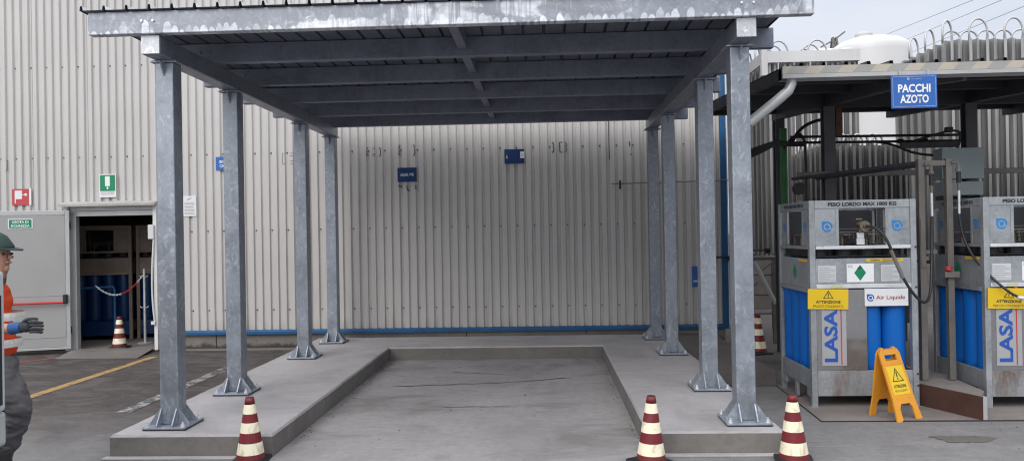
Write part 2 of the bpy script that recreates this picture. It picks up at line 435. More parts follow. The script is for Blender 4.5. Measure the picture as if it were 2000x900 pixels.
def tag(o, label, cat, group=None, kind=None):
    if label: o['label'] = label
    if cat: o['category'] = cat
    if group: o['group'] = group
    if kind: o['kind'] = kind
    return o
def thing(name, label, cat, loc=(0, 0, 0), group=None):
    o = bpy.data.objects.new(name, None); o.empty_display_size = .1; COL.objects.link(o); o.location = loc
    return tag(o, label, cat, group)
def struct(o, label=None): o['kind'] = 'structure'; return o
def dup(root, loc, rot=None, label=None):
    def cp(o, par):
        c = o.copy(); COL.objects.link(c)
        if par is not None: c.parent = par
        for ch in list(o.children): cp(ch, c)
        return c
    r = cp(root, None); r.location = loc
    if rot is not None: r.rotation_euler = rot
    if label: r['label'] = label
    return r
def ring(cx, cz, y, r0, r1, a0, a1, n=32):
    out = []
    A = [a0 + (a1 - a0) * k / n for k in range(n + 1)]
    for a, b in zip(A, A[1:]):
        out.append([(cx + r0 * math.cos(a), y, cz + r0 * math.sin(a)), (cx + r1 * math.cos(a), y, cz + r1 * math.sin(a)),
                    (cx + r1 * math.cos(b), y, cz + r1 * math.sin(b)), (cx + r0 * math.cos(b), y, cz + r0 * math.sin(b))])
    return out
def disc(cx, cz, y, r, n=24): return [(cx + r * math.cos(2 * math.pi * k / n), y, cz + r * math.sin(2 * math.pi * k / n)) for k in range(n)]
def drop_logo(mb, cx, cz, y, r):
    """ring mark with a square upper-left corner and a solid centre"""
    for q in ring(cx, cz, y, r * .66, r, -math.pi * .10 - math.pi * 1.5 + math.pi * 2 - math.pi * 2, math.pi * .5 - math.pi * 2 + math.pi * 2, 36) if False else ring(cx, cz, y, r * .68, r, -math.pi, -math.pi * .22, 20) + ring(cx, cz, y, r * .68, r, -math.pi * .1, math.pi * .5, 18): mb.flat(q)
    # corner piece: from 90 deg to 180 deg with the square outer corner
    n = 12; A = [math.pi / 2 + math.pi / 2 * k / n for k in range(n + 1)]
    inner = [(cx + r * .68 * math.cos(a), y, cz + r * .68 * math.sin(a)) for a in A]
    mb.flat([(cx, y, cz + r), (cx - r, y, cz + r), (cx - r, y, cz)] + inner[::-1])
    mb.flat(disc(cx, cz, y, r * .40))
    return mb

# ------------------------------------------------------------------ camera
F = 1472.56; yaw, pitch, roll = .0421658, -.0046943, .0178425
fw = Vector((-math.sin(yaw), math.cos(yaw), 0)); rt = Vector((math.cos(yaw), math.sin(yaw), 0)); up = Vector((0, 0, 1))
f2 = math.cos(pitch) * fw - math.sin(pitch) * up; u2 = math.sin(pitch) * fw + math.cos(pitch) * up
rx = rt * math.cos(roll) - u2 * math.sin(roll); ux = rt * math.sin(roll) + u2 * math.cos(roll)
cam = bpy.data.cameras.new('camera'); co = bpy.data.objects.new('camera', cam); COL.objects.link(co)
mw = Matrix((rx, ux, -f2)).transposed().to_4x4(); mw.translation = (0, 0, 1.7); co.matrix_world = mw
cam.sensor_width = 36; cam.lens = F / 2000 * 36; cam.clip_end = 3000; cam.clip_start = .05
sc.camera = co

# ------------------------------------------------------------------ light
SUN_EL, SUN_AZ = 36, 208       # azimuth measured clockwise from +Y (north); light comes from behind-left of the camera
w = bpy.data.worlds.new('World'); sc.world = w; w.use_nodes = True
nt = w.node_tree; nt.nodes.clear()
def wn(t, **k):
    n = nt.nodes.new(t)
    for a, b in k.items(): setattr(n, a, b)
    return n
sky = wn('ShaderNodeTexSky', sky_type='NISHITA'); sky.sun_disc = False; sky.sun_elevation = R(SUN_EL); sky.sun_rotation = R(SUN_AZ)
sky.air_density = 1; sky.dust_density = 4
tc = wn('ShaderNodeTexCoord'); sp = wn('ShaderNodeSeparateXYZ'); nt.links.new(tc.outputs['Generated'], sp.inputs[0])
rp = wn('ShaderNodeValToRGB'); cr = rp.color_ramp
cr.elements[0].position = 0; cr.elements[0].color = (7.6, 8.0, 8.6, 1)
cr.elements[1].position = 1; cr.elements[1].color = (25, 25.3, 26, 1)
e = cr.elements.new(.32); e.color = (8.6, 9.0, 9.8, 1)
e = cr.elements.new(.6); e.color = (19, 19.3, 20, 1)
nt.links.new(sp.outputs[2], rp.inputs[0])
nz = wn('ShaderNodeTexNoise'); nz.inputs['Scale'].default_value = 2.6; nz.inputs['Detail'].default_value = 7; nz.inputs['Roughness'].default_value = .55
mp = wn('ShaderNodeMapping'); mp.inputs['Scale'].default_value = (1, 1, 2.6); nt.links.new(tc.outputs['Generated'], mp.inputs[0]); nt.links.new(mp.outputs[0], nz.inputs['Vector'])
r2 = wn('ShaderNodeValToRGB'); r2.color_ramp.elements[0].position = .3; r2.color_ramp.elements[0].color = (.90, .93, .99, 1)
r2.color_ramp.elements[1].position = .7; r2.color_ramp.elements[1].color = (1.12, 1.10, 1.08, 1)
nt.links.new(nz.outputs['Fac'], r2.inputs[0])
mm = wn('ShaderNodeMix', data_type='RGBA', blend_type='MULTIPLY'); mm.inputs[0].default_value = 1
nt.links.new(rp.outputs[0], mm.inputs[6]); nt.links.new(r2.outputs[0], mm.inputs[7])
mx = wn('ShaderNodeMix', data_type='RGBA'); mx.inputs[0].default_value = .88
nt.links.new(sky.outputs[0], mx.inputs[6]); nt.links.new(mm.outputs[2], mx.inputs[7])
bg = wn('ShaderNodeBackground'); bg.inputs[1].default_value = .1; nt.links.new(mx.outputs[2], bg.inputs[0])
ow = wn('ShaderNodeOutputWorld'); nt.links.new(bg.outputs[0], ow.inputs[0])
sl = bpy.data.lights.new('sun', 'SUN'); sl.energy = 1.2; sl.angle = R(40); sl.color = (1, .96, .91)
so = bpy.data.objects.new('sun', sl); COL.objects.link(so)
az = R(SUN_AZ); sd = Vector((math.sin(az) * math.cos(R(SUN_EL)), math.cos(az) * math.cos(R(SUN_EL)), math.sin(R(SUN_EL))))
so.rotation_euler = sd.to_track_quat('Z', 'Y').to_euler(); so.location = (0, -5, 20)
sc.view_settings.view_transform = 'Standard'; sc.view_settings.look = 'None'; sc.view_settings.exposure = 0; sc.view_settings.gamma = 1
sc.view_settings.use_curve_mapping = False
sc.cycles.filter_width = 1.15; sc.cycles.max_bounces = 8; sc.cycles.diffuse_bounces = 5

# ------------------------------------------------------------------ ground
g = MB()
xs = [-400, -40, -12, -6, 0, 6, 12, 40, 400]; ys = [-60, -10, 0, 6, 12, 18, 40, 500]
vv = [[g.bm.verts.new((x, y, 0)) for x in xs] for y in ys]
for j in range(len(ys) - 1):
    for i in range(len(xs) - 1): g.bm.faces.new((vv[j][i], vv[j][i + 1], vv[j + 1][i + 1], vv[j + 1][i]))
struct(g.build('ground', M['ground']))

S = .176; XLO, XLI, XRI, XRO = -3.443, -2.141, .765, 1.80; YF, YB, YW = 5.80, 10.265, 11.33
def ushape():
    m = MB(); bm = m.bm
    P = [(XLO, YF), (XLI, YF), (XLI, YB), (XRI, YB), (XRI, YF), (XRO, YF), (XRO, 11.315), (XLO, 11.315)]
    N = [(1, 1), (-1, 1), (-1, 1), (1, 1), (1, 1), (-1, 1), (-1, -1), (1, -1)]   # inward direction at each corner
    out, inn = [], []
    for i in range(len(P)):
        j = (i + 1) % len(P); p, q = Vector(P[i]), Vector(P[j]); n = max(1, int((q - p).length / .07))
        a_, c_ = Vector(N[i]), Vector(N[j])
        for k in range(n):
            t = k / n; out.append(p.lerp(q, t))
            d = (q - p).normalized(); nrm = Vector((-d.y, d.x))
            inn.append(a_ if k == 0 else nrm)
    def rg(ins, z, jit):
        r_ = []
        for o_, n_ in zip(out, inn):
            chip = .007 * max(0, random.random() - .95) / .05 if z > S - .03 else 0
            r_.append(bm.verts.new((o_.x + n_.x * (ins + random.uniform(-jit, jit)), o_.y + n_.y * (ins + random.uniform(-jit, jit)), z - (chip if ins < .01 else chip * .12))))
        return r_
    A = rg(0, 0, .0); B = rg(.001, S - .018, .0018); C = rg(.013, S, .004); D = rg(.06, S, .0)
    n = len(A)
    for X_, Y_ in ((A, B), (B, C), (C, D)):
        for k in range(n): bm.faces.new((X_[k], X_[(k + 1) % n], Y_[(k + 1) % n], Y_[k]))
    e = .06
    for x0, x1, y0, y1 in ((XLO + e, XLI - e, YF + e, YB + e), (XRI + e, XRO - e, YF + e, YB + e), (XLO + e, XRO - e, YB + e, 11.315 - e)):
        m.flat([(x0, y0, S), (x1, y0, S), (x1, y1, S), (x0, y1, S)])
    return m
sl_ = struct(ushape().build('raised_slab', M['slab'])); sl_.data.materials.append(M['formed_shade'])
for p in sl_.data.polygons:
    if abs(p.normal.z) < .28: p.material_index = 1  # upright faces take the shade-darkened tone
m = MB(); m.flat([(XLI + .001, YF - 3, .004), (XRI - .001, YF - 3, .004), (XRI - .001, YB - .001, .004), (XLI + .001, YB - .001, .004)])
m.bm.free()
m = MB(); m.flat([(XLI + .002, YF - .3, .004), (XRI - .002, YF - .3, .004), (XRI - .002, YB - .002, .004), (XLI + .002, YB - .002, .004)])
struct(m.build('bay_floor', M['bay']))
m = MB(); m.box(XLO - .03, XLI - .05, YF - .075, YF - .003, 0, .012, .004); m.box(XRI + .02, XRO + .03, YF - .075, YF - .003, 0, .012, .004)
struct(m.build('kerb_footing_lip', M['slab']))
m = MB(); m.box(1.806, 2.50, 8.31, 12.6, 0, .168, .01)
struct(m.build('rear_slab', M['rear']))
m = MB(); m.flat([(2.42, 6.755, .004), (9, 6.70, .004), (9, 9.2, .004), (2.53, 9.2, .004)])
struct(m.build('concrete_pad_surface', M['pad']))
m = MB(); m.flat([(2.53, 9.202, .004), (9, 9.202, .004), (9, 16, .004), (2.53, 16, .004)])
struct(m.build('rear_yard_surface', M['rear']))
m = MB()
m.tube([(2.495, 8.3, .002), (2.412, 6.752, .003), (4, 6.735, .003), (9, 6.69, .003)], .008, 4)
struct(m.build('pad_joint_line', M['black']))
# crack across the bay floor and a repaired patch in front of the racks
def strip(pts, wd, z):
    mb = MB()
    L = []; Rr = []
    for i, (x, y) in enumerate(pts):
        k = wd * (.35 + random.random()) if 0 < i < len(pts) - 1 else wd * .2
        L.append(mb.bm.verts.new((x, y + k / 2, z))); Rr.append(mb.bm.verts.new((x, y - k / 2, z)))
    for i in range(len(pts) - 1): mb.bm.faces.new((L[i], Rr[i], Rr[i + 1], L[i + 1]))
    return mb
def wiggle(p, q, n, a):
    return [(p[0] + (q[0] - p[0]) * k / n, p[1] + (q[1] - p[1]) * k / n + random.uniform(-a, a)) for k in range(n + 1)]
struct(strip(wiggle((-1.75, 8.45), (-.45, 8.62), 14, .03) + wiggle((-.35, 8.64), (.25, 8.86), 8, .02), .022, .008).build('ground_crack', M['dark_steel']))
struct(strip(wiggle((-1.05, 7.42), (-.35, 7.42), 10, .012), .02, .008).build('ground_crack', M['dark_steel']))
struct(strip(wiggle((-1.2, 9.32), (-.5, 9.1), 8, .012), .015, .008).build('ground_crack', M['dark_steel']))
m = MB()
for k in range(95):
    if k < 40: x_, y_ = XLI + .02 + abs(random.gauss(0, .06)), random.uniform(6.0, 10.2)
    elif k < 60: x_, y_ = XRI - .02 - abs(random.gauss(0, .06)), random.uniform(6.0, 10.2)
    elif k < 85: x_, y_ = random.uniform(-1.9, .6), random.uniform(5.9, 10)
    else: x_, y_ = random.uniform(2.4, 4.4), random.uniform(5.6, 6.9)
    r_ = random.uniform(.004, .011); a_ = random.uniform(0, 6.28); h_ = .005
    q_ = [Vector((x_ + math.cos(a_ + i_ * 1.57) * r_ * (1 if i_ % 2 else .45), y_ + math.sin(a_ + i_ * 1.57) * r_ * (1 if i_ % 2 else .45), h_)) for i_ in range(4)]
    m.prism(q_, (0, 0, random.uniform(.002, .005)))
tag(m.build('debris', M['dark_steel']), 'dark bits of grit and dry leaf scattered on the concrete', 'debris', None, 'stuff')
m = MB(); pts = [(3.30 + .22 * math.cos(a) * (1 + .25 * math.sin(3 * a + 1) + random.uniform(-.12, .12)), 6.17 + .13 * math.sin(a) * (1 + .3 * math.cos(2 * a) + random.uniform(-.12, .12)), .004) for a in (2 * math.pi * k / 40 for k in range(40))]
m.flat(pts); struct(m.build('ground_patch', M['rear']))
m = strip(wiggle((-7.2, 7.6), (-5.75, 10.80), 16, .0), .001, .004)
def linestrip(p, q, wd, z=.004):
    p, q = Vector((*p, z)), Vector((*q, z)); d = (q - p).normalized(); n_ = Vector((-d.y, d.x, 0)) * wd / 2
    return MB().flat([p + n_, p - n_, q - n_, q + n_])
m.bm.free()
struct(linestrip((-5.68, 7.0), (-5.73, 10.8), .13).build('road_marking', M['line_yellow']))
struct(linestrip((-4.2, 7.3), (-4.21, 9.9), .15).build('road_marking', M['line_white']))
struct(linestrip((-8.1, 9.75), (-7.05, 10.93), .10).build('road_marking', M['line_red']))

# ------------------------------------------------------------------ warehouse
WX = 2.70
wh = thing('warehouse', 'large warehouse with white profiled metal cladding, blue base trim and open side door', 'building', (-2, YW, 0))
P_, VAL = .125, -2.892       # rib pitch, a valley centre
DX0, DX1, DZ = -7.30, -5.965, 2.30
def clad_wall():
    m = MB(); bm = m.bm
    x = VAL - P_ * 90; pts = []
    while x < WX - .02:
        for dx, dy in ((-.021, .030), (.013, .030), (.022, 0), (.089, 0)):
            pts.append((x + dx + .0, dy))
        x += P_
    pts = [(px, py) for px, py in pts if px < WX - .01]
    def emit(seg, z0, z1):
        zs = [z0] + [z for z in (.42, .62, .85, 1.1, 1.4, 1.83, 2.2, 2.6, 3.0, 3.5, 4.0, 4.4, 5, 5.8, 6.4) if z0 < z - .03 and z < z1] + [z1]
        prev = None
        for px, py in seg:
            cur = []
            for z in zs:
                q = Vector((px * 1.7, z * .8, 3.1)); w_ = mnz.noise(q) * .004 + mnz.noise(Vector((px * 5, z * 2.5, 1))) * .0022
                dent = .010 * max(0, mnz.noise(Vector((px * 3.1, z * 3.3, 9))) - .28) if z < 1.2 else 0
                cur.append(bm.verts.new((px + mnz.noise(Vector((px * 4, z * 1.2, 7))) * .003, YW + max(0, py + w_ * .8 + dent), z)))
            if prev:
                for i in range(len(zs) - 1): bm.faces.new((prev[i], cur[i], cur[i + 1], prev[i + 1]))
            prev = cur
    L = [p for p in pts if p[0] < DX0]; D = [p for p in pts if DX0 <= p[0] <= DX1]; Rr = [p for p in pts if p[0] > DX1]
    zb, zt = .30, 7.0
    emit(L + [(DX0, L[-1][1])], zb, zt); emit([(DX0, L[-1][1])] + D + [(DX1, D[-1][1])], DZ, zt); emit([(DX1, D[-1][1])] + Rr, zb, zt)
    return m
clad_wall().build('cladding', M['clad'], wh)
m = MB(); m.box(-14, DX0 - .08, YW + .03, YW + .2, 0, .3); m.box(DX1 + .08, WX - .05, YW + .03, YW + .2, 0, .3)
# panel joints in the concrete foot
m.build('foundation', M['found'], wh)
m = MB()
for a, b in ((-14, DX0 - .07), (DX1 + .07, WX - .06)):
    m.prism([(a, YW - .03, .245), (a, YW + .03, .245), (a, YW + .03, .312), (a, YW + .0, .312), (a, YW - .03, .285)], (b - a, 0, 0))
m.build('base_trim', M['blue_trim'], wh)
for xj in (-9.0, -5.05, -4.62, -1.2, .6): MB().box(xj, xj + .012, YW + .024, YW + .031, .0, .243).build('foundation_joint', M['black'], wh)
m = MB(); m.box(WX - .065, WX + .0, YW - .03, YW + .0, .24, 7.0, .004); m.box(WX, WX + .02, YW - .03, YW + .16, .24, 7.0)
m.build('corner_trim', M['blue_trim'], wh)
m = MB(); m.box(WX + .022, WX + .04, YW - .02, YW + .12, .3, 7.0); m.build('corner_flashing', M['white_metal'], wh)
m = MB()
for zr in (.612, 1.825, 3.0, 4.40, 5.75):
    k = -44
    while VAL + .25 * k < WX - .1:
        bx = VAL + .25 * k + random.uniform(-.004, .004)
        if not (DX0 < bx < DX1 and zr < DZ):
            m.cyl((bx, YW + .028, zr), (bx, YW + .014, zr), .011, .009, 8)
        k += 1
o = m.build('fixing_bolts', M['dark_steel'], wh); o['kind'] = 'stuff'
# sheet laps: a fine dark joint
for xs_ in (-7.83, -6.96, -5.9, -4.82, -3.8, .40, 1.45):
    xk = VAL + round((xs_ - VAL) / P_) * P_ + .0275
    z0 = DZ if DX0 < xk < DX1 else .31
    MB().box(xk, xk + .003, YW - .0035, YW - .0005, z0, 7).build('sheet_lap', M['print_grey'], wh)
# shell: end wall, back wall, roof with rooflight strip, inner lining
m = MB(); m.box(WX - .12, WX + .018, YW + .2, 23, 0, 7); m.box(-14, WX - .12, 22.9, 23, 0, 7); m.box(-14.1, -14, YW, 23, 0, 7); m.build('shell_wall', M['clad'], wh)
m = MB(); m.box(-14.1, WX, YW - .06, 23, 7.0, 7.1); m.build('roof', M['sheet_roof'], wh)
m = MB()
m.box(-13.9, DX0 - .1, YW + .21, YW + .25, 0, 7); m.box(DX1 + .1, WX - .2, YW + .21, YW + .25, 0, 7); m.box(DX0 - .1, DX1 + .1, YW + .21, YW + .25, DZ, 7)
m.build('inner_wall', M['room'], wh)
MB().box(-11, -3.5, 15.9, 16, 0, 6.5).build('inner_wall', M['room'], wh)
m = MB(); m.box(-11, -3.5, YW + .0, 15.9, 0, .03); m.build('inner_floor', M['pad'], wh)
# door surround
m = MB()
m.box(DX0 - .06, DX0 + .0, YW - .06, YW + .12, .03, DZ - .02, .004); m.box(DX1 - .0, DX1 + .055, YW - .06, YW + .12, .03, DZ - .02, .004)
m.build('door_surround', M['white_metal'], wh)
m = MB(); m.prism([(DX0 - .08, YW - .16, DZ - .03), (DX0 - .08, YW + .0, DZ + .02), (DX0 - .08, YW + .0, DZ - .02), (DX0 - .08, YW - .16, DZ - .065)], (DX1 - DX0 + .16, 0, 0)); m.build('door_hood', M['hood'], wh)
m = MB()
m.box(DX0 + .002, DX0 + .10, YW - .01, YW + .08, .04, DZ - .03, .004); m.box(DX0 + .10, DX1 - .002, YW - .01, YW + .08, DZ - .13, DZ - .03, .004); m.box(DX0 + .1, DX1 - .002, YW + .0, YW + .07, DZ - .21, DZ - .132, .004)
m.build('door_frame', M['alu'], wh)
m = MB(); m.box(DX1 - .06, DX1 + .03, YW - .10, YW - .062, 1.72, 1.94, .01); m.build('door_contact_box', M['white_metal'], wh)
m = MB(); m.tube([(DX1 + .02, YW - .075, 1.72), (DX1 - .015, YW - .08, 1.2), (DX1 - .01, YW - .08, .75), (DX1 + .02, YW - .075, .45)], .014, 8, 2)
m.box(DX1 - .03, DX1 + .03, YW - .10, YW - .06, .42, .47, .004); m.build('door_conduit', M['white_metal'], wh)
m = MB(); m.prism([(-7.12, 10.66, .004), (-5.90, 10.66, .004), (-6.0, YW + .0, .05), (-7.26, YW + .0, .05), ], (0, 0, .006)); 
tag(m.build('ramp_plate', M['ramp'], loc=(-6.5, 11, 0)), 'worn metal threshold ramp lying in front of the open warehouse door', 'ramp')
# door leaf, hinged on the left jamb and swung out to the left
hx, hy = -7.25, YW - .085; ang = math.atan2(-.272, -.925)
leaf = thing('door', None, None); leaf.parent = wh; leaf.location = Vector((hx, hy, .05)) - world_of(wh); leaf.rotation_euler = (0, 0, ang + math.pi)
def lb(x0, x1, y0, y1, z0, z1, bev=.003): return MB().box(-x1, -x0, y0, y1, z0, z1, bev)
def lob(mb, name, mat):
    o = mb.build(name, mat, None); o.parent = leaf; return o
lob(lb(.05, 1.20, -.02, .02, .055, 2.06), 'door_panel', M['door_paint'])
b = lb(0, .055, -.026, .026, .02, 2.13); b.box(-1.26, -1.205, -.026, .026, .02, 2.13, .003); b.box(-1.203, -.057, -.026, .026, 2.065, 2.13, .003); b.box(-1.203, -.057, -.026, .026, .02, .052, .003)
lob(b, 'leaf_frame', M['alu'])
b = lb(.06, 1.2, -.024, -.0205, .835, .842, 0); b.box(-1.2, -.06, -.024, -.0205, .20, .206)
b.box(-.068, -.060, -.024, -.0205, .21, 2.05)
lob(b, 'panel_seam', M['print_grey'])
b = MB(); b.tube([(-1.15, -.075, .735), (-.08, -.075, .735)], .018, 12); lob(b, 'push_bar', M['print_red']).data
b = lb(.03, .085, -.085, -.028, .715, .855, .010); lob(b, 'push_bar_end', M['black'])
for hz in (.25, 1.85): lob(lb(-.012, .0, -.012, .012, hz, hz + .11), 'hinge', M['black'])
# glue traces left by removed signs (dark smears on the crests)
def smear(strokes):
    mb = MB()
    for pts, wd in strokes:
        pts = [Vector((x, YW - .0015, z)) for x, z in pts]
        for a, b_ in zip(pts, pts[1:]):
            d = (b_ - a).normalized(); n_ = Vector((-d.z, 0, d.x)) * wd / 2
            j = random.uniform(.6, 1.3)
            mb.flat([a + n_ * j, a - n_ * j, b_ - n_, b_ + n_])
    return mb
def bracket(x, z, s, h=.14): return [(x + s * .02, z + h / 2), (x, z + h * .3), (x + s * .004, z), (x - s * .004, z - h * .25), (x + s * .02, z - h / 2)]
M['smear'] = worn('dark_glue_smear', (.12, .107, .098), (.36, .34, .33), .54)
mm_ = smear([(bracket(-2.66, 2.985, 1), .018), (bracket(-2.45, 2.975, -1), .018), ([(-2.58, 3.05), (-2.53, 3.05)], .008), ([(-2.58, 3.02), (-2.53, 3.022)], .01), ([(-2.58, 2.95), (-2.53, 2.95)], .01), ([(-2.58, 2.925), (-2.53, 2.927)], .01)]); mm_.build('glue_trace', M['smear'], wh)
mm_ = smear([(bracket(-2.17, 2.99, 1, .17), .02), (bracket(-1.93, 2.99, -1, .17), .02), ([(-2.19, 2.46), (-2.13, 2.44)], .03), ([(-2.06, 2.46), (-2.05, 2.39), (-2.02, 2.38)], .02), ([(-1.93, 2.46), (-1.92, 2.40)], .03)]); mm_.build('glue_trace', M['smear'], wh)
mm_ = smear([(bracket(.17, 2.985, -1, .16), .02), (bracket(.36, 2.985, -1, .16), .018), ([(.255, 3.06), (.26, 2.98), (.258, 2.92), (.30, 2.91)], .028), ([(.25, 3.06), (.30, 3.06)], .018)]); mm_.build('glue_trace', M['smear'], wh)
mm_ = smear([([(-3.93, 2.99), (-3.96, 2.99), (-3.96, 2.83), (-3.92, 2.83)], .007), ([(-3.84, 2.99), (-3.76, 2.99)], .007), ([(-3.84, 2.95), (-3.80, 2.95)], .007), ([(-3.84, 2.87), (-3.79, 2.87)], .008), ([(-3.84, 2.83), (-3.79, 2.83)], .008)]); mm_.build('glue_trace', M['smear'], wh)
mm_ = smear([([(1.30, 3.05), (1.305, 2.98)], .02), ([(1.31, 2.86), (1.33, 2.86)], .02), ([(-8.30, 2.98), (-8.27, 2.97), (-8.28, 2.83), (-8.31, 2.82)], .012)]); mm_.build('glue_trace', M['smear'], wh)

# ------------------------------------------------------------------ signs on the wall
def plate(name, label, x0, x1, z0, z1, y, mat, th=.006, bev=0):
    o = thing(name, label, 'sign', ((x0 + x1) / 2, y, z0))
    MB().box(x0, x1, y, y + th, z0, z1, bev).build('board', mat, o); return o
ys_ = YW - .012
s = plate('wall_sign', 'blue wall sign with two white words, half hidden behind the second left post', -4.99, -4.62, 2.755, 2.955, ys_, M['sign_blue'])
MB().text('BIOSSIDO', -4.805, 2.882, .25, .045, ys_ - .0015, .02).text('CARBONIO', -4.805, 2.818, .25, .045, ys_ - .0015, .02).build('lettering', M['print_white'], s)
s = plate('wall_sign', 'small navy sign reading ALIGAL MIX on the shaded wall', -2.195, -1.905, 2.515, 2.73, ys_, M['sign_navy'])
MB().text('ALIGAL MIX', -2.05, 2.623, .205, .045, ys_ - .0015, .012).build('lettering', M['print_white'], s)
s = plate('wall_sign', 'navy wall sign with a letter A and a white paper at its right edge', -.572, -.275, 2.755, 2.972, ys_, M['sign_navy'])
MB().text('A', -.535, 2.86, .03, .06, ys_ - .0015, .0).build('lettering', M['print_white'], s)
MB().box(-.335, -.272, ys_ - .003, ys_ - .0005, 2.835, 2.935).build('paper_note', M['sign_white'], s)
MB().text('Ω', -.305, 2.885, .03, .04, ys_ - .0045).build('note_print', M['print_grey'], s)
s = plate('wall_sign', 'white printed notice sheet beside the front left post', -5.52, -5.305, 2.06, 2.37, ys_, M['sign_white'])
mb = MB()
for k in range(9): mb.box(-5.49, -5.335 + random.uniform(-.02, .01), ys_ - .0015, ys_ - .0008, 2.09 + .022 * k, 2.097 + .022 * k)
mb.flat([(-5.45, ys_ - .0012, 2.30), (-5.38, ys_ - .0012, 2.33), (-5.38, ys_ - .0012, 2.345), (-5.45, ys_ - .0012, 2.315)])
mb.build('print', M['print_grey'], s)
s = plate('emergency_sign', 'green and white emergency pictogram sign fixed above the open door', -6.81, -6.545, 2.375, 2.73, YW - .03, M['sign_white'])
MB().box(-6.795, -6.56, YW - .033, YW - .0305, 2.47, 2.715).build('green_field', M['print_green'], s)
mb = MB().box(-6.715, -6.64, YW - .0355, YW - .0335, 2.545, 2.695)
mb.flat([(-6.7, YW - .0345, 2.52), (-6.655, YW - .0345, 2.52), (-6.6775, YW - .0345, 2.492)]); mb.box(-6.684, -6.671, YW - .0355, YW - .0335, 2.522, 2.543); mb.build('pictogram', M['print_white'], s)
MB().text('LAVAOCCHI DI EMERGENZA', -6.678, 2.447, .22, .014, YW - .0315).text('E. PRONTO SOCCORSO', -6.678, 2.418, .2, .014, YW - .0315).build('lettering', M['print_black'], s)
s = plate('fire_hose_sign', 'red fire hose pictogram sign on the cladding above the door leaf', -8.205, -7.935, 2.28, 2.53, ys_, M['sign_red'])
yy = ys_ - .0015
mb = MB().box(-8.16, -8.045, yy - .0008, yy, 2.375, 2.505); mb.box(-8.16, -8.143, yy - .0008, yy, 2.31, 2.374); mb.box(-8.044, -7.985, yy - .0008, yy, 2.437, 2.446); mb.flat(disc(-7.985, 2.441, yy - .0004, .022)); mb.build('pictogram', M['sign_white'], s)
MB().box(-7.933, -7.90, ys_, ys_ + .006, 2.28, 2.54).build('border_strip', M['sign_white'], s)
s = plate('wall_sign', 'narrow blue sign low on the wall between the right posts', 2.19, 2.34, .866, 1.17, ys_, M['sign_blue'])
mb = MB().box(2.21, 2.32, ys_ - .0018, ys_ - .0006, .94, .965); mb.build('lettering', M['print_white'], s)
# exit sign on the door leaf (follows the leaf's angle)
s = thing('exit_sign', 'green USCITA DI SICUREZZA sign stuck on the open door leaf', 'sign')
mrot = Matrix.Translation((hx, hy, .05)) @ Matrix.Rotation(ang + math.pi, 4, 'Z')
s.matrix_world = mrot @ Matrix.Translation((-.66, -.03, 1.93))
s.location = mrot @ Vector((-.66, -.026, 1.86)); s.rotation_euler = (0, 0, ang + math.pi)
def cp(mb, name, mat, par):
    o = mb.build(name, mat, None); o.parent = par; return o
cp(MB().box(-.165, .165, 0, .004, 0, .15), 'board', M['sign_white'], s)
cp(MB().box(-.15, .15, -.0022, -.0006, .012, .138), 'green_field', M['print_green'], s)
cp(MB().text('USCITA DI', 0, .102, .22, .038, -.004, .03).text('SICUREZZA', 0, .045, .25, .038, -.004, .03), 'lettering', M['print_white'], s)

# thin conduit, cable and valve on the shaded wall, right side
t_ = thing('wall_pipe', 'thin horizontal pipe with a small valve running along the wall behind the right posts', 'pipe', (1.3, YW - .03, 2.4))
MB().tube([(1.02, YW - .03, 2.42), (2.75, YW - .03, 2.44)], .008, 8).build('pipe', M['stand_steel'], t_)
MB().box(1.135, 1.162, YW - .06, YW - .012, 2.34, 2.47, .006).build('valve', M['dark_steel'], t_)
o = MB().tube([(1.00, YW - .02, 3.9), (.995, YW - .02, 3.0), (1.0, YW - .02, 2.78)], .006, 6).build('hanging_cable', M['cable'], loc=(1, YW - .02, 3)); tag(o, 'thin black cable hanging down the shaded wall beside the rear right post', 'cable')
o = MB().tube([(2.35, YW - .06, 1.30), (2.78, YW - .06, 1.31)], .014, 8).build('hanging_cable', M['cable'], loc=(2.4, YW - .06, 1.3)); tag(o, 'short black pipe crossing the blue corner of the warehouse', 'pipe')

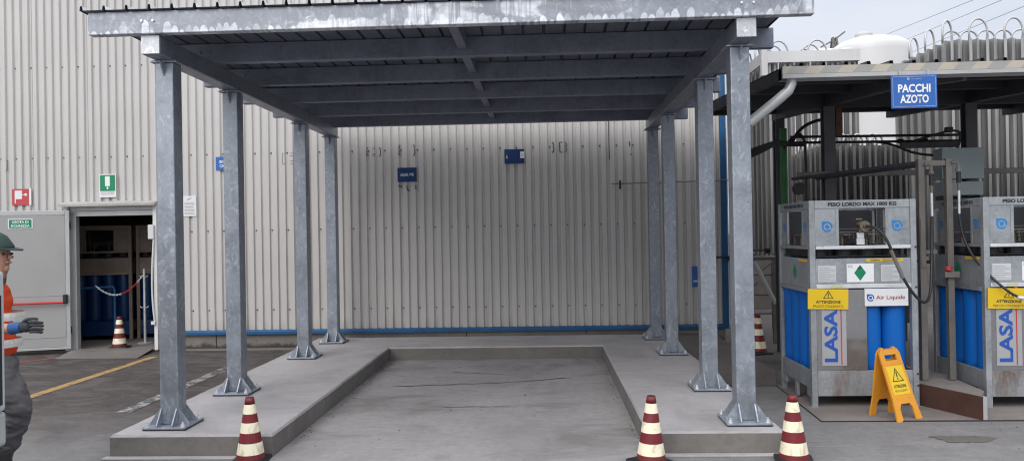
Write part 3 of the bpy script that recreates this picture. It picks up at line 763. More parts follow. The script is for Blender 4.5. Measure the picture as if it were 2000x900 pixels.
# ------------------------------------------------------------------ interior, seen through the door
def bundle(name, label, x, y, rz, frame, skid, cylm, detail=True, group='gas cylinder racks'):
    W, D, H = 1.0, .95, 1.965
    t = thing(name, label, 'cylinder rack', (0, 0, 0), group)
    A = lambda mb, n, m_, par=None: cp(mb, n, m_, par or t)
    for (px, py) in ((0, 0), (W - .055, 0), (0, D - .055), (W - .055, D - .055)):
        b = MB().box(px, px + .055, py, py + .055, 0.0, H, .004); A(b, 'corner_post', frame)
        b = MB().box(px - .012, px + .067, py - .006, py + .06, 0, .008); A(b, 'foot', frame)
    i0, i1, j0, j1 = .057, W - .057, .057, D - .057
    # skid tray
    b = MB().box(i0, i1, .004, .03, .105, .345, .003); A(b, 'skid_beam', skid)
    b = MB().box(.004, .03, j0, j1, .17, .345, .003); b.box(.004, .03, .44, .51, .02, .168, .003); b.box(.004, .03, j0, .15, .09, .168); b.box(.004, .03, .80, j1, .09, .168); A(b, 'skid_beam', frame)
    b = MB().box(W - .03, W - .004, j0, j1, .17, .345, .003); A(b, 'skid_beam', frame)
    b = MB().box(i0, i1, D - .03, D - .004, .17, .345, .003); A(b, 'skid_beam', frame)
    b = MB().box(.032, W - .032, .032, D - .032, .30, .32); A(b, 'floor_plate', frame)
    # top rails
    b = MB().box(i0, i1, .002, .03, 1.888, H, .003); b.box(i0, i1, D - .03, D - .002, 1.888, H, .003); b.box(.002, .03, j0, j1, 1.888, H, .003); b.box(W - .03, W - .002, j0, j1, 1.888, H, .003); A(b, 'top_rail', frame)
    # corner panels beside the windows, all round
    b = MB().box(i0, .262, .008, .016, 1.535, 1.886); A(b, 'corner_panel', frame)
    b = MB().box(.73, i1, .008, .016, 1.535, 1.886); A(b, 'corner_panel', frame)
    for xx in (.252, .715): A(MB().box(xx, xx + .028, .002, .02, 1.535, 1.886, .003), 'window_stile', frame)
    for xx in (.006, W - .016):
        b = MB().box(xx, xx + .008, j0, .20, 1.535, 1.886); b.box(xx, xx + .008, .70, .80, 1.535, 1.886); A(b, 'corner_panel', frame)
        b = MB().box(xx - .002, xx + .018, .195, .225, 1.535, 1.886, .003); b.box(xx - .002, xx + .018, .655, .69, 1.535, 1.886, .003); A(b, 'window_stile', frame)
    b = MB().box(i0, .28, D - .016, D - .008, 1.535, 1.886); b.box(.72, i1, D - .016, D - .008, 1.535, 1.886); A(b, 'corner_panel', frame)
    # ledges
    b = MB().box(i0, i1, -.006, .03, 1.50, 1.532, .003); A(b, 'ledge', M['zinc_bright'] if detail else frame)
    b = MB().box(.0, .03, j0, j1, 1.50, 1.532, .003); b.box(W - .03, W, j0, j1, 1.50, 1.532, .003); b.box(i0, i1, D - .03, D, 1.5, 1.532); A(b, 'ledge', frame)
    # label panel band
    b = MB().box(i0, i1, .006, .014, 1.17, 1.412); A(b, 'label_panel', frame)
    b = MB().box(.006, .014, j0, j1, 1.13, 1.412); b.box(W - .014, W - .006, j0, j1, 1.13, 1.412); b.box(i0, i1, D - .014, D - .006, 1.13, 1.412); A(b, 'label_panel', frame)
    b = MB().box(i0, i1, -.004, .03, 1.128, 1.168, .003); A(b, 'ledge', M['zinc_bright'] if detail else frame)
    b = MB().box(-.004, .02, j0, j1, 1.085, 1.128, .003); A(b, 'ledge', frame)
    # lower sheet
    if detail:
        b = MB().box(i0, .525, .006, .014, .348, 1.115); A(b, 'lower_panel', M['galv_sheet'])
    # dark inner deck that closes the shoulder gap
    A(MB().box(.04, W - .04, .05, D - .04, 1.425, 1.435), 'shoulder_plate', M['black'])
    # cylinders
    first = None
    for i in range(4):
        for j in range(4):
            cx, cy = .13 + i * .232, .15 + j * .225
            if 0 < i < 3 and j in (1, 2): continue
            if first is None:
                b = MB().lathe([(.09, .322), (.110, .34), (.1135, .4), (.1135, 1.30), (.10, 1.36), (.07, 1.40), (.04, 1.421)], 20)
                c = A(b, 'gas_cylinder', cylm); first = c
                for p in c.data.polygons: p.use_smooth = True
                c.location = (cx, cy, 0)
                v = MB().lathe([(.085, 1.437), (.085, 1.505), (.05, 1.525), (.03, 1.53)], 16); cp(v, 'shoulder_cap', M['black'], c)
                v = MB().lathe([(.016, 1.53), (.016, 1.60), (.01, 1.605), (.012, 1.65)], 10); v.tube([(0, 0, 1.63), (0, -.05, 1.635), (.09, -.05, 1.635), (.09, -.05, 1.60)], .005, 6); cp(v, 'valve', M['brass'], c)
            else:
                c = first.copy(); COL.objects.link(c); c.parent = t; c.location = (cx, cy, 0)
                for ch in first.children:
                    k = ch.copy(); COL.objects.link(k); k.parent = c
    # manifold pipework seen in the window
    b = MB(); b.tube([(.10, .10, 1.66), (.90, .10, 1.66)], .006, 6); b.tube([(.10, .30, 1.69), (.90, .30, 1.69)], .006, 6)
    for k in range(9): b.tube([(.15 + k * .09, .10, 1.66), (.15 + k * .09, .12, 1.60), (.15 + k * .09, .2, 1.57)], .004, 6)
    A(b, 'manifold', M['stand_steel'])
    A(MB().box(i0, i1, D - .12, D - .11, 1.54, 1.88), 'rear_sheet', M['dark_steel'])
    if detail:
        # central outlet valve on its bracket
        v = A(MB().box(.455, .53, .03, .045, 1.54, 1.60, .003).box(.46, .525, .025, .05, 1.60, 1.655, .004), 'valve_bracket', M['zinc_bright'])
        b = MB().cyl((.49, .06, 1.73), (.49, -.01, 1.73), .032, .032, 16); b.cyl((.51, -.012, 1.715), (.51, -.035, 1.715), .05, .05, 20); b.cyl((.51, -.036, 1.715), (.51, -.05, 1.715), .02, .018, 12); b.box(.44, .50, .0, .03, 1.775, 1.79, .003); b.cyl((.49, .02, 1.66), (.49, .02, 1.70), .025, .02, 12)
        A(b, 'outlet_valve', M['brass'])
        y_ = .0005
        b = MB().text('PESO LORDO MAX 1800 KG', .50, 1.926, .64, .036, y_ - .0, .045); A(b, 'weight_lettering', M['print_black'])
        rotL = Matrix(((0, 1, 0, 0), (-1, 0, 0, 0), (0, 0, 1, 0), (0, 0, 0, 1)))   # -Y facing -> -X facing
        b = MB().text('PESO LORDO MAX 1800 KG', -.45, 1.926, .56, .033, .0005, .045, rotL); A(b, 'weight_lettering', M['print_black'])
        b = MB(); drop_logo(b, .172, 1.715, .0062, .05); drop_logo(b, .828, 1.715, .0062, .05); A(b, 'logo', M['print_cyan'])
        b = MB()
        tmp = MB(); drop_logo(tmp, -.13, 1.715, .0045, .045); drop_logo(tmp, -.75, 1.715, .0045, .04)
        me = bpy.data.meshes.new('logo'); tmp.bm.to_mesh(me); tmp.bm.free(); b.add(me, rotL); A(b, 'logo', M['print_cyan'])
        # papers and stickers
        b = MB().box(.075, .245, .003, .0055, 1.19, 1.345); l1 = A(b, 'paper_label', M['label_pale'])
        b = MB()
        for k in range(8): b.box(.082, .238 - .05 * (k % 3 == 1), .0012, .0026, 1.205 + k * .0165, 1.2085 + k * .0165)
        cp(b, 'print', M['print_grey'], l1)
        b = MB().box(.345, .598, .003, .0055, 1.185, 1.36); l1 = A(b, 'hazard_label', M['print_white'])
        b = MB().flat([(.47, .0018, 1.350), (.415, .0018, 1.273), (.47, .0018, 1.197), (.525, .0018, 1.273)]); cp(b, 'green_diamond', M['print_green'], l1)
        b = MB().flat([(.447, .0008, 1.305), (.487, .0008, 1.322), (.483, .0008, 1.333), (.444, .0008, 1.317)]); b.text('AZOTO', .377, 1.342, .045, .010, .0015); b.text('UN 1066', .377, 1.327, .045, .010, .0015); cp(b, 'print', M['print_black'], l1)
        b = MB().box(.665, .835, .003, .0055, 1.19, 1.345); l1 = A(b, 'paper_label', M['label_pale'])
        b = MB()
        for k in range(8): b.box(.672, .828 - .06 * (k % 3 == 0), .0012, .0026, 1.205 + k * .0165, 1.2085 + k * .0165)
        cp(b, 'print', M['print_grey'], l1)
        b = MB().box(.53, .87, .003, .0055, 1.378, 1.403); l1 = A(b, 'warning_strip', M['sign_yellow'])
        b = MB().text('ATTENZIONE', .61, 1.3905, .09, .014, .0018, .03); b.box(.68, .85, .0012, .0026, 1.394, 1.398); b.box(.68, .82, .0012, .0026, 1.383, 1.387); cp(b, 'print', M['print_black'], l1)
        b = MB().box(.004, .0055, .09, .33, 1.378, 1.403); A(b, 'warning_strip', M['sign_yellow'])
        b = MB().flat([(.0035, .45, 1.35), (.0035, .395, 1.27), (.0035, .45, 1.19), (.0035, .505, 1.27)]); A(b, 'green_diamond', M['print_green'])
        b = MB().box(.20, .30, -.0065, -.0045, 1.131, 1.165); A(b, 'tape_patch', M['tape'])
        # vertical brand panel
        pl = A(MB().box(.10, .33, .001, .0052, .395, 1.112), 'name_panel', M['label_grey'])
        rotT = Matrix.Translation((.185, 0, .73)) @ Matrix.Rotation(-math.pi / 2, 4, 'Y')
        b = MB().text('LASAL', 0, 0, .60, .125, -.001, .03, rotT); cp(b, 'lettering', M['print_blue'], pl)
        cp(MB().box(.278, .287, -.0018, .0005, .405, 1.11).cyl((.282, .0005, 1.11), (.282, -.002, 1.11), .02, .02, 16), 'red_stripe', M['print_red'], pl)
        # maker's board over the open cylinders
        sb = A(MB().box(.505, .91, -.004, .002, .957, 1.122), 'maker_board', M['sign_white'])
        b = MB(); drop_logo(b, .56, 1.035, -.0055, .034); cp(b, 'logo', M['print_blue'], sb)
        b = MB().text('Air Liquide', .745, 1.033, .27, .05, -.0055, .012); cp(b, 'lettering', M['print_dred'], sb)
        for zz in (.25, .14): pass
        b = MB()
        for zz in (.31, .20, 1.13, 1.51): b.cyl((W - .012, .002, zz), (W - .012, -.003, zz), .01, .01, 10)
        A(b, 'post_hole', M['black'])
    t.location = (x, y, 0); t.rotation_euler = (0, 0, rz)
    return t
M['galv_sheet'] = paint('grey_sheet', (.33, .335, .345), .22, .7, .06, 2, .12)
M['label_grey'] = paint('grey_print_panel', (.36, .365, .38), .5, 0, .04)
M['tape'] = paint('pale_yellow_tape', (.50, .52, .34), .5, 0, .05)
M['print_dred'] = paint('print_dark_red', (.30, .02, .035), .45, 0, .08)
rk = bundle('cylinder_rack', 'galvanised rack of blue gas cylinders behind the yellow folding floor sign', 2.527, 7.30, R(.0), M['galv_rack'], M['galv_rust'], M['cyl_blue'])
rk2 = dup(rk, (4.096, 7.21, 0), (0, 0, 0), 'galvanised rack of blue gas cylinders cut off by the right picture edge')
rk3 = bundle('cylinder_rack', 'cylinder rack in shade-dark colours just inside the door, left one behind the chain', -8.0, 12.35, R(12), M['rack_shade'], M['cyl_shade'], M['cyl_shade'], False)
rk4 = dup(rk3, (-6.98, 12.62, 0), (0, 0, R(12)), 'cylinder rack in shade-dark colours just inside the door, right one behind the steel chain post')

it = thing('chain_post', 'slim steel post with chain hooks standing just inside the doorway', 'post', (-6.53, 12.05, .03))
MB().cyl((-6.53, 12.05, .035), (-6.53, 12.05, 1.24), .021, n=12).build('pole', M['zinc_bright'], it)
MB().cyl((-6.53, 12.05, .03), (-6.53, 12.05, .042), .12, n=20).build('base_plate', M['grey_metal'], it)
for zz in (1.12, .62):
    MB().tube([(-6.60, 12.04, zz + .01), (-6.57, 12.03, zz - .012), (-6.53, 12.025, zz), (-6.49, 12.03, zz - .012), (-6.46, 12.04, zz + .01)], .007, 6).build('hook', M['zinc_bright'], it)
def chain(p, q, sag, n):
    pts = [Vector(p).lerp(Vector(q), k / n) - Vector((0, 0, sag * 4 * (k / n) * (1 - k / n))) for k in range(n + 1)]; return pts
cps = chain((-7.16, 11.75, .99), (-6.55, 12.03, 1.13), .22, 26)
ch = thing('barrier_chain', 'plastic barrier chain, half white and half red, across the doorway', 'chain', (-6.85, 11.9, .8))
for nm, a, b_, mt in (('white_links', 0, 14, M['print_white']), ('red_links', 14, 23, M['print_red']), ('white_links', 23, 26, M['print_white'])):
    mb = MB()
    for k in range(a, b_):
        p, q = cps[k], cps[k + 1]; d = (q - p); L = d.length * .72; mid = (p + q) / 2; d.normalize()
        s1 = (Vector((0, 0, 1)) if k % 2 else Vector((0, -1, 0))); s1 = (s1 - d * s1.dot(d)).normalized()
        lp = [mid + d * (math.cos(t) * L) + s1 * (math.sin(t) * .011) for t in (2 * math.pi * i / 12 for i in range(13))]
        mb.tube(lp, .0045, 5)
    mb.build(nm, mt, ch)
o = MB().tube([(-7.75, 11.95, .93), (-7.02, 12.0, .96), (-7.0, 12.0, .90), (-7.0, 12.0, .035)], .02, 10).build('handrail', M['blue_trim'], loc=(-7.2, 12, .03)); tag(o, 'blue bent tube handrail inside the doorway behind the chain', 'handrail')
lp = thing('signal_lamp', 'small red and green signal lamp above the racks inside the doorway', 'lamp', (-6.95, 13.2, 2.0))
MB().box(-7.0, -6.9, 13.2, 13.24, 1.98, 2.0).build('base', M['black'], lp)
em = bpy.data.materials.new('lamp_green'); em.use_nodes = True; e_ = em.node_tree.nodes['Principled BSDF']; e_.inputs['Base Color'].default_value = (.02, .3, .08, 1); e_.inputs['Emission Color'].default_value = (.05, .9, .2, 1); e_.inputs['Emission Strength'].default_value = .6
er = bpy.data.materials.new('lamp_red'); er.use_nodes = True; e_ = er.node_tree.nodes['Principled BSDF']; e_.inputs['Base Color'].default_value = (.3, .03, .02, 1); e_.inputs['Emission Color'].default_value = (.9, .1, .05, 1); e_.inputs['Emission Strength'].default_value = .25
MB().box(-6.99, -6.91, 13.19, 13.21, 2.0, 2.02).build('green_lens', em, lp); MB().box(-6.985, -6.93, 13.195, 13.22, 2.022, 2.10, .01).build('red_lens', er, lp)
bx = MB(); bx.box(-7.95, -7.5, 14.6, 15.2, .03, 2.5, .01); tag(bx.build('storage_cabinet', M['rack_shade'], loc=(-7.7, 14.9, .03)), 'tall brown cabinet in the dim room behind the racks', 'cabinet')

# ------------------------------------------------------------------ steel carport
cp_ = thing('steel_carport', 'new galvanised steel carport on eight square posts over the concrete bay', 'carport', (-.75, 8.3, S))
XL, XR = -3.070, 1.570; PW = .15; PYS = (6.089, 7.376, 9.499, 10.832); PL = .352
ZB = 3.165; BW = .152; ZP = ZB + BW; FH = .179; SL = -.0062
def post_mesh():
    b = MB(); b.box(-PW / 2, PW / 2, -PW / 2, PW / 2, .014, ZB - S - .033, .008); return b
def carport_post():
    t = cp(post_mesh(), 'post', M['galv_post'], cp_)
    for p in t.data.polygons: p.use_smooth = False
    cp(MB().box(-PL / 2, PL / 2, -PL / 2, PL / 2, .0, .014, .003), 'base_plate', M['galv'], t)
    cp(MB().box(-PL / 2 + .004, PL / 2 - .004, -PL / 2 + .004, PL / 2 - .004, -.012, -.0005), 'grout_bed', M['dark_steel'], t)
    h, w_ = .115, PL / 2 - .012
    for s_ in (-1, 1):
        for o_ in (-1, 1):
            e0 = o_ * (PW / 2 - .012)
            # gussets running out along x and along y, in line with the post faces
            cp(MB().prism([(s_ * PW / 2, e0 - .005, .014), (s_ * w_, e0 - .005, .014), (s_ * w_, e0 - .005, .026), (s_ * (PW / 2 + .006), e0 - .005, h + .03), (s_ * PW / 2, e0 - .005, h + .03)], (0, .010, 0)), 'gusset', M['galv'], t)
            cp(MB().prism([(e0 - .005, s_ * PW / 2, .014), (e0 - .005, s_ * w_, .014), (e0 - .005, s_ * w_, .026), (e0 - .005, s_ * (PW / 2 + .006), h + .03), (e0 - .005, s_ * PW / 2, h + .03)], (.010, 0, 0)), 'gusset', M['galv'], t)
    for s_ in (-1, 1):
        for o_ in (-1, 1):
            x, y = s_ * (PL / 2 - .032), o_ * (PL / 2 - .032)
            b = MB().cyl((x, y, .014), (x, y, .018), .02, n=14); b.cyl((x, y, .018), (x, y, .034), .0145, n=6); b.cyl((x, y, .034), (x, y, .052), .008, n=8)
            cp(b, 'anchor_bolt', M['zinc_bright'], t)
    zc = ZB - S - .0125
    cp(MB().box(-.11, .11, -.085, .085, zc - .018, zc - .008, .002).box(-.10, .10, -.08, .08, zc - .006, zc - .0005, .002), 'cap_plate', M['galv'], t)
    for s_ in (-1, 1):
        cp(MB().prism([(-.005, s_ * (PW / 2), zc - .019), (-.005, s_ * (PW / 2 + .07), zc - .019), (-.005, s_ * (PW / 2), zc - .13)], (.01, 0, 0)), 'cap_gusset', M['galv'], t)
    return t
post0 = carport_post()
first = True
for X_ in (XL, XR):
    for Y_ in PYS:
        if first: p = post0; first = False
        else:
            p = post0.copy(); COL.objects.link(p); p.parent = cp_
            for c in post0.children:
                k = c.copy(); COL.objects.link(k); k.parent = p
        p.location = Vector((X_, Y_, S + .0125)) - world_of(cp_)
for X_ in (XL, XR):
    MB().box(X_ - BW / 2, X_ + BW / 2, 5.81, 10.95, ZB, ZP - .001, .01).build('side_beam', M['galv_beam'], cp_, loc=(X_, 8, ZB)); MB().box(X_ - BW / 2 + .003, X_ + BW / 2 - .003, 5.803, 5.8095, ZB + .003, ZP - .004, .002).build('end_plate', M['zinc_pale'], cp_)  # bright plate added on each beam end, its lit look put into the colour
FX0, FX1 = -3.548, 2.069; PYB = (5.768, 6.775, 7.79, 8.80, 9.80, 10.76)
for k, y in enumerate(PYB):
    z = ZP + SL * (y - PYB[0])
    ob = MB().box(FX0, FX1, y, y + .079, z + .0005, z + FH, .006).build('purlin', M['galv_drip'] if k == 0 else M['galv_shade'], cp_, loc=(0, y, z))
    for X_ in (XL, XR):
        for dx in (-.045, .045): MB().cyl((X_ + dx, y - .001, z + .10), (X_ + dx, y - .010, z + .10), .013, .011, 6).build('bolt_head', M['zinc_bright'] if k == 0 else M['galv_shade'], ob)
for a, b_ in zip(PYB, PYB[1:]):
    z = ZP + SL * (a - PYB[0])
    MB().box(-.745, -.665, a + .081, b_ - .002, z + .062, z + .175, .004).build('stringer', M['galv_shade'], cp_)
def roof_sheet(lift):
    m = MB(); bm = m.bm; x = -3.580; pts = []
    while x < 2.13:
        pts += [(x - .014, 0), (x - .008, .034), (x + .008, .034), (x + .014, 0)]
        x += .1805
    y0, y1 = 5.735, 10.90
    prev = None
    for px, dz in pts:
        cur = [bm.verts.new((px, y, ZP + FH + .003 + SL * (y - PYB[0]) + dz + lift)) for y in (y0, y1)]
        if prev: bm.faces.new((prev[0], cur[0], cur[1], prev[1]))
        prev = cur
    return m
roof_sheet(0).build('roof_underside', M['sheet_roof'], cp_)  # underside copy of the sheet, roof shade put into its dark colour
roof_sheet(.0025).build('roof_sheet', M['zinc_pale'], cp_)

# ------------------------------------------------------------------ traffic cones
def cone(label, x, y, z, rz=0):
    t = thing('traffic_cone', label, 'traffic cone', (0, 0, 0), 'red and white traffic cones')
    b = MB().box(-.135, .135, -.135, .135, 0, .026, .012); b.lathe([(.122, .024), (.118, .034), (.108, .04)], 28); cp(b, 'base', M['black'], t)
    Rr = lambda zz: .105 - (.105 - .031) * (zz - .04) / .455
    zs = [.04, .075, .16, .235, .31, .375, .445, .495]
    for k, (a, b_) in enumerate(zip(zs, zs[1:])):
        red = k % 2 == 0; e_ = 0 if red else .0012
        o = cp(MB().lathe([(Rr(a) + e_, a), (Rr(b_) + e_, b_)], 32, cap=(k == 6)), 'red_band' if red else 'white_band', M['cone_red'] if red else M['cone_white'], t)
        for p in o.data.polygons: p.use_smooth = len(p.vertices) == 4
    cp(MB().lathe([(.0305, .4952), (.022, .4954), (.02, .470)], 20), 'tip', M['black'], t)
    t.location = (x, y, z); t.rotation_euler = (0, 0, rz); return t
c0 = cone('striped traffic cone in front of the left arm of the raised slab', -2.262, 5.66, 0, R(8))
dup(c0, (.757, 5.585, 0), (R(.6), R(.9), R(35)), 'striped traffic cone at the inner corner of the right slab arm')
dup(c0, (1.795, 5.59, 0), (R(.5), R(-.8), R(-12)), 'striped traffic cone at the outer front corner of the right slab')
dup(c0, (2.62, 9.45, .168), (0, 0, R(20)), 'striped traffic cone on the rear slab, half hidden behind the front right post')
dup(c0, (-6.655, 11.52, .03), (0, 0, R(10)), 'striped traffic cone standing in the open warehouse doorway')

# ------------------------------------------------------------------ nitrogen shelter
sh = thing('shelter', 'low dark lean-to shelter with striped roof edge over the cylinder racks', 'shelter', (4, 8.8, 0))
def zr(y): return 3.165 + .068 * (y - 6.9)
SX0, SX1 = 2.18, 10.5
m = MB(); y0, y1 = 6.93, 10.8; x = SX0; pts = []
while x < SX1:
    pts += [(x, 0), (x + .155, 0), (x + .165, .04), (x + .19, .04)]
    x += .2
prev = None
for px, dz in pts:
    cur = [m.bm.verts.new((px, y, zr(y) - .005 + dz)) for y in (y0, y1)]
    if prev: m.bm.faces.new((prev[0], cur[0], cur[1], prev[1]))
    prev = cur
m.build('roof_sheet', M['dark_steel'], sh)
def chevron():
    t = NT('striped_flashing'); o = t.sep()
    k = t.math('FRACT', t.math('DIVIDE', t.math('ADD', o[0], t.math('MULTIPLY', o[2], -.9)), .295))
    f = t.ramp(k, [(.46, 0.), (.48, 1.)])
    col = t.mix(f, (.46, .42, .345), (.33, .33, .315))
    col = t.mix(t.ramp(t.noise(3, 6), [(.5, 0.), (.7, .25)]), col, (.2, .19, .17))
    return t.fin(col, .6, 0.)
M['chevron'] = chevron()
MB().box(SX0, SX1, 6.90, 6.912, 3.098, 3.166, 0).build('edge_flashing', M['chevron'], sh)
m = MB(); m.prism([(SX0, 6.895, 3.060), (SX0, 7.02, 3.050), (SX0, 7.02, 3.15), (SX0, 6.914, 3.15), (SX0, 6.914, 3.095), (SX0, 6.895, 3.095)], (SX1 - SX0, 0, 0)); m.build('gutter', M['grey_metal'], sh)
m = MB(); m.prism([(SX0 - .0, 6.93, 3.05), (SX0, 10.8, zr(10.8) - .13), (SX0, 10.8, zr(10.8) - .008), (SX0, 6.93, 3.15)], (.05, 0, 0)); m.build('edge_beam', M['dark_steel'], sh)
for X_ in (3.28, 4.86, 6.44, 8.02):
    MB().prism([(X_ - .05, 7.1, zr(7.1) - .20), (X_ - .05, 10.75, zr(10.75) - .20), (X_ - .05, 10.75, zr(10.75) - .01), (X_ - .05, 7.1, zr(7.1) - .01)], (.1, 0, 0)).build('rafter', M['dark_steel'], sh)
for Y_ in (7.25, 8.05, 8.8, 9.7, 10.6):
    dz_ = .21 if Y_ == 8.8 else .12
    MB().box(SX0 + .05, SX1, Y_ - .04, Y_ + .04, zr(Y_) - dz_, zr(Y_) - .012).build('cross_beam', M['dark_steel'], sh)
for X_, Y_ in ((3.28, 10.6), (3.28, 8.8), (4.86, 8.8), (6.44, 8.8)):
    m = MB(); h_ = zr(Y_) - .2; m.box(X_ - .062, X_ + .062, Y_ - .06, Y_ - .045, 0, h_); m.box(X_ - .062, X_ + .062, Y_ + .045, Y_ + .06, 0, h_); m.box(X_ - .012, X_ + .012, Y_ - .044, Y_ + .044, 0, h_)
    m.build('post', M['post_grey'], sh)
m = MB(); m.prism([(3.5, 7.3, zr(7.3) - .15), (3.5, 7.38, zr(7.38) - .15), (4.2, 8.75, zr(8.75) - .14), (4.2, 8.67, zr(8.67) - .14)], (.0, 0, .05))
m.bm.free()
MB().tube([(3.30, 8.7, zr(8.7) - .11), (3.95, 7.2, zr(7.2) - .11)], .03, 4).build('brace', M['stand_steel'], sh)
m = MB(); m.box(3.352, 3.42, 8.74, 8.80, 2.75, 3.08); m.build('rust_channel', M['rust_orange'], sh)
m = MB(); m.tube([(2.28, 6.98, 3.09), (2.28, 6.98, 3.02), (2.25, 6.97, 2.96), (2.17, 6.96, 2.89), (1.88, 6.95, 2.665)], .047, 16); o = m.build('downpipe', M['grey_pipe'] if 'grey_pipe' in M else M['white_pipe'] if 'white_pipe' in M else M['alu'], sh, smooth=40)
s = thing('hanging_sign', 'large blue sign reading PACCHI AZOTO hung from the shelter roof edge', 'sign', (3.325, 6.88, 2.76))
MB().box(3.124, 3.527, 6.872, 6.882, 2.757, 3.057, .004).build('board', M['sign_blue'], s)
mb = MB(); y_ = 6.870
for (a, b_, c_, d_) in ((3.140, 3.511, 3.038, 3.0405), (3.140, 3.511, 2.7725, 2.775)): mb.box(a, b_, y_ - .0008, y_, c_, d_)
for a in (3.137, 3.512): mb.box(a, a + .0025, y_ - .0008, y_, 2.78, 3.034)
mb.build('border', M['label_pale'], s)
MB().text('PACCHI', 3.325, 2.935, .285, .075, y_ - .0012, .035).text('AZOTO', 3.325, 2.840, .25, .075, y_ - .0012, .035).build('lettering', M['print_white'], s)
mb = MB(); drop_logo(mb, 3.275, 3.018, y_ - .0012, .011); mb.text('Air Liquide', 3.345, 3.017, .09, .012, y_ - .0012); mb.build('small_print', M['label_pale'], s)
mb = MB()
for xx in (3.2, 3.45): mb.box(xx, xx + .02, 6.884, 6.893, 2.95, 3.10)
mb.build('hanger', M['grey_metal'], s)

# cables and pipes under the shelter
t_ = thing('pipe_run', 'two black pipes running level behind the shelter posts', 'pipe', (3.5, 9.2, 2.8))
for zz in (2.805, 2.735):
    MB().tube([(2.98, 9.2, zz + .0), (5.0, 9.2, zz - .02)], .016, 8).build('pipe', M['cable'], t_)
for xx in (4.28, 4.56): MB().cyl((xx - .03, 9.2, 2.725), (xx + .03, 9.2, 2.725), .028, n=8).build('fitting', M['cable'], t_)
t_ = thing('cable_bundle', 'bundle of black cables running off beside the front right post', 'cable', (2.9, 9.4, 2.7))
for k in range(6):
    dz = .025 * k
    MB().tube([(2.2, 8.2 + .02 * k, 2.46 + dz * .7), (2.5, 8.7, 2.58 + dz * .6), (2.8, 9.2, 2.71 + dz * .4), (3.1, 9.5, 2.73 + dz * .4), (3.3, 9.6, 2.74)], .010, 6, 1).build('cable', M['cable'], t_)
MB().tube([(3.08, 9.5, 2.74), (3.2, 9.5, 2.95), (3.42, 9.45, 3.05), (3.6, 9.4, 3.02)], .02, 8, 2).build('cable', M['cable'], t_)
MB().tube([(3.0, 9.5, 2.70), (3.12, 9.5, 2.86), (3.25, 9.5, 2.88), (3.27, 9.5, 2.4), (3.25, 9.5, 1.9)], .016, 8, 2).build('cable', M['cable'], t_)
t_ = thing('hose_loop', 'black looping hose and valve hanging below the hanging blue sign', 'hose', (4.6, 8.9, 2.6))
MB().tube([(3.9, 9.1, 2.72), (4.05, 8.9, 2.66), (4.25, 8.8, 2.53), (4.6, 8.8, 2.50), (4.72, 8.8, 2.56), (4.78, 8.8, 2.75), (4.70, 8.8, 2.80), (4.45, 8.85, 2.74), (4.2, 8.95, 2.66)], .014, 8, 2).build('hose', M['cable'], t_)
MB().box(4.60, 4.68, 8.78, 8.84, 2.77, 2.83, .01).build('valve', M['cable'], t_)
MB().box(4.1, 4.72, 8.78, 8.83, 2.60, 2.66).build('bar', M['dark_steel'], t_)
t_ = thing('wall_cabinet', 'grey-green metal cabinet with glazed lower doors behind the second rack', 'cabinet', (4.62, 8.6, 1.6))
MB().box(4.40, 4.85, 8.50, 8.70, 2.22, 2.56, .004).build('hood', M['green_panel'], t_)
MB().box(4.42, 4.85, 8.52, 8.70, 2.04, 2.19, .004).build('lower_hood', M['green_panel2'] if 'green_panel2' in M else M['green_panel'], t_)
m = MB(); m.box(4.42, 4.44, 8.53, 8.70, 1.3, 2.035); m.box(4.82, 4.84, 8.53, 8.70, 1.3, 2.035); m.box(4.62, 4.63, 8.54, 8.70, 1.3, 2.035); m.build('frame', M['dark_steel'], t_)
MB().box(4.442, 4.618, 8.64, 8.66, 1.3, 2.03).build('green_panel', M['green_pipe'], t_); MB().box(4.632, 4.818, 8.64, 8.66, 1.3, 2.03).build('dark_panel', M['dark_steel'], t_)
o = MB().cyl((3.12, 9.9, 0), (3.12, 9.9, 3.0), .045, n=14).build('green_pipe', M['green_pipe'], loc=(3.12, 9.9, 0)); tag(o, 'upright dark green pipe beside the left rear shelter post', 'pipe')
t_ = thing('round_gauge', 'round black dial on a short stem above the left cylinder rack', 'gauge', (2.83, 8.6, 1.97))
MB().cyl((2.87, 8.55, 2.15), (2.87, 8.62, 2.15), .068, n=22).build('dial', M['black'], t_); MB().cyl((2.87, 8.59, 1.88), (2.87, 8.59, 2.09), .012, n=8).build('stem', M['stand_steel'], t_)
MB().cyl((2.87, 8.57, 2.0), (2.87, 8.61, 2.0), .025, n=12).build('fitting', M['brass'], t_)

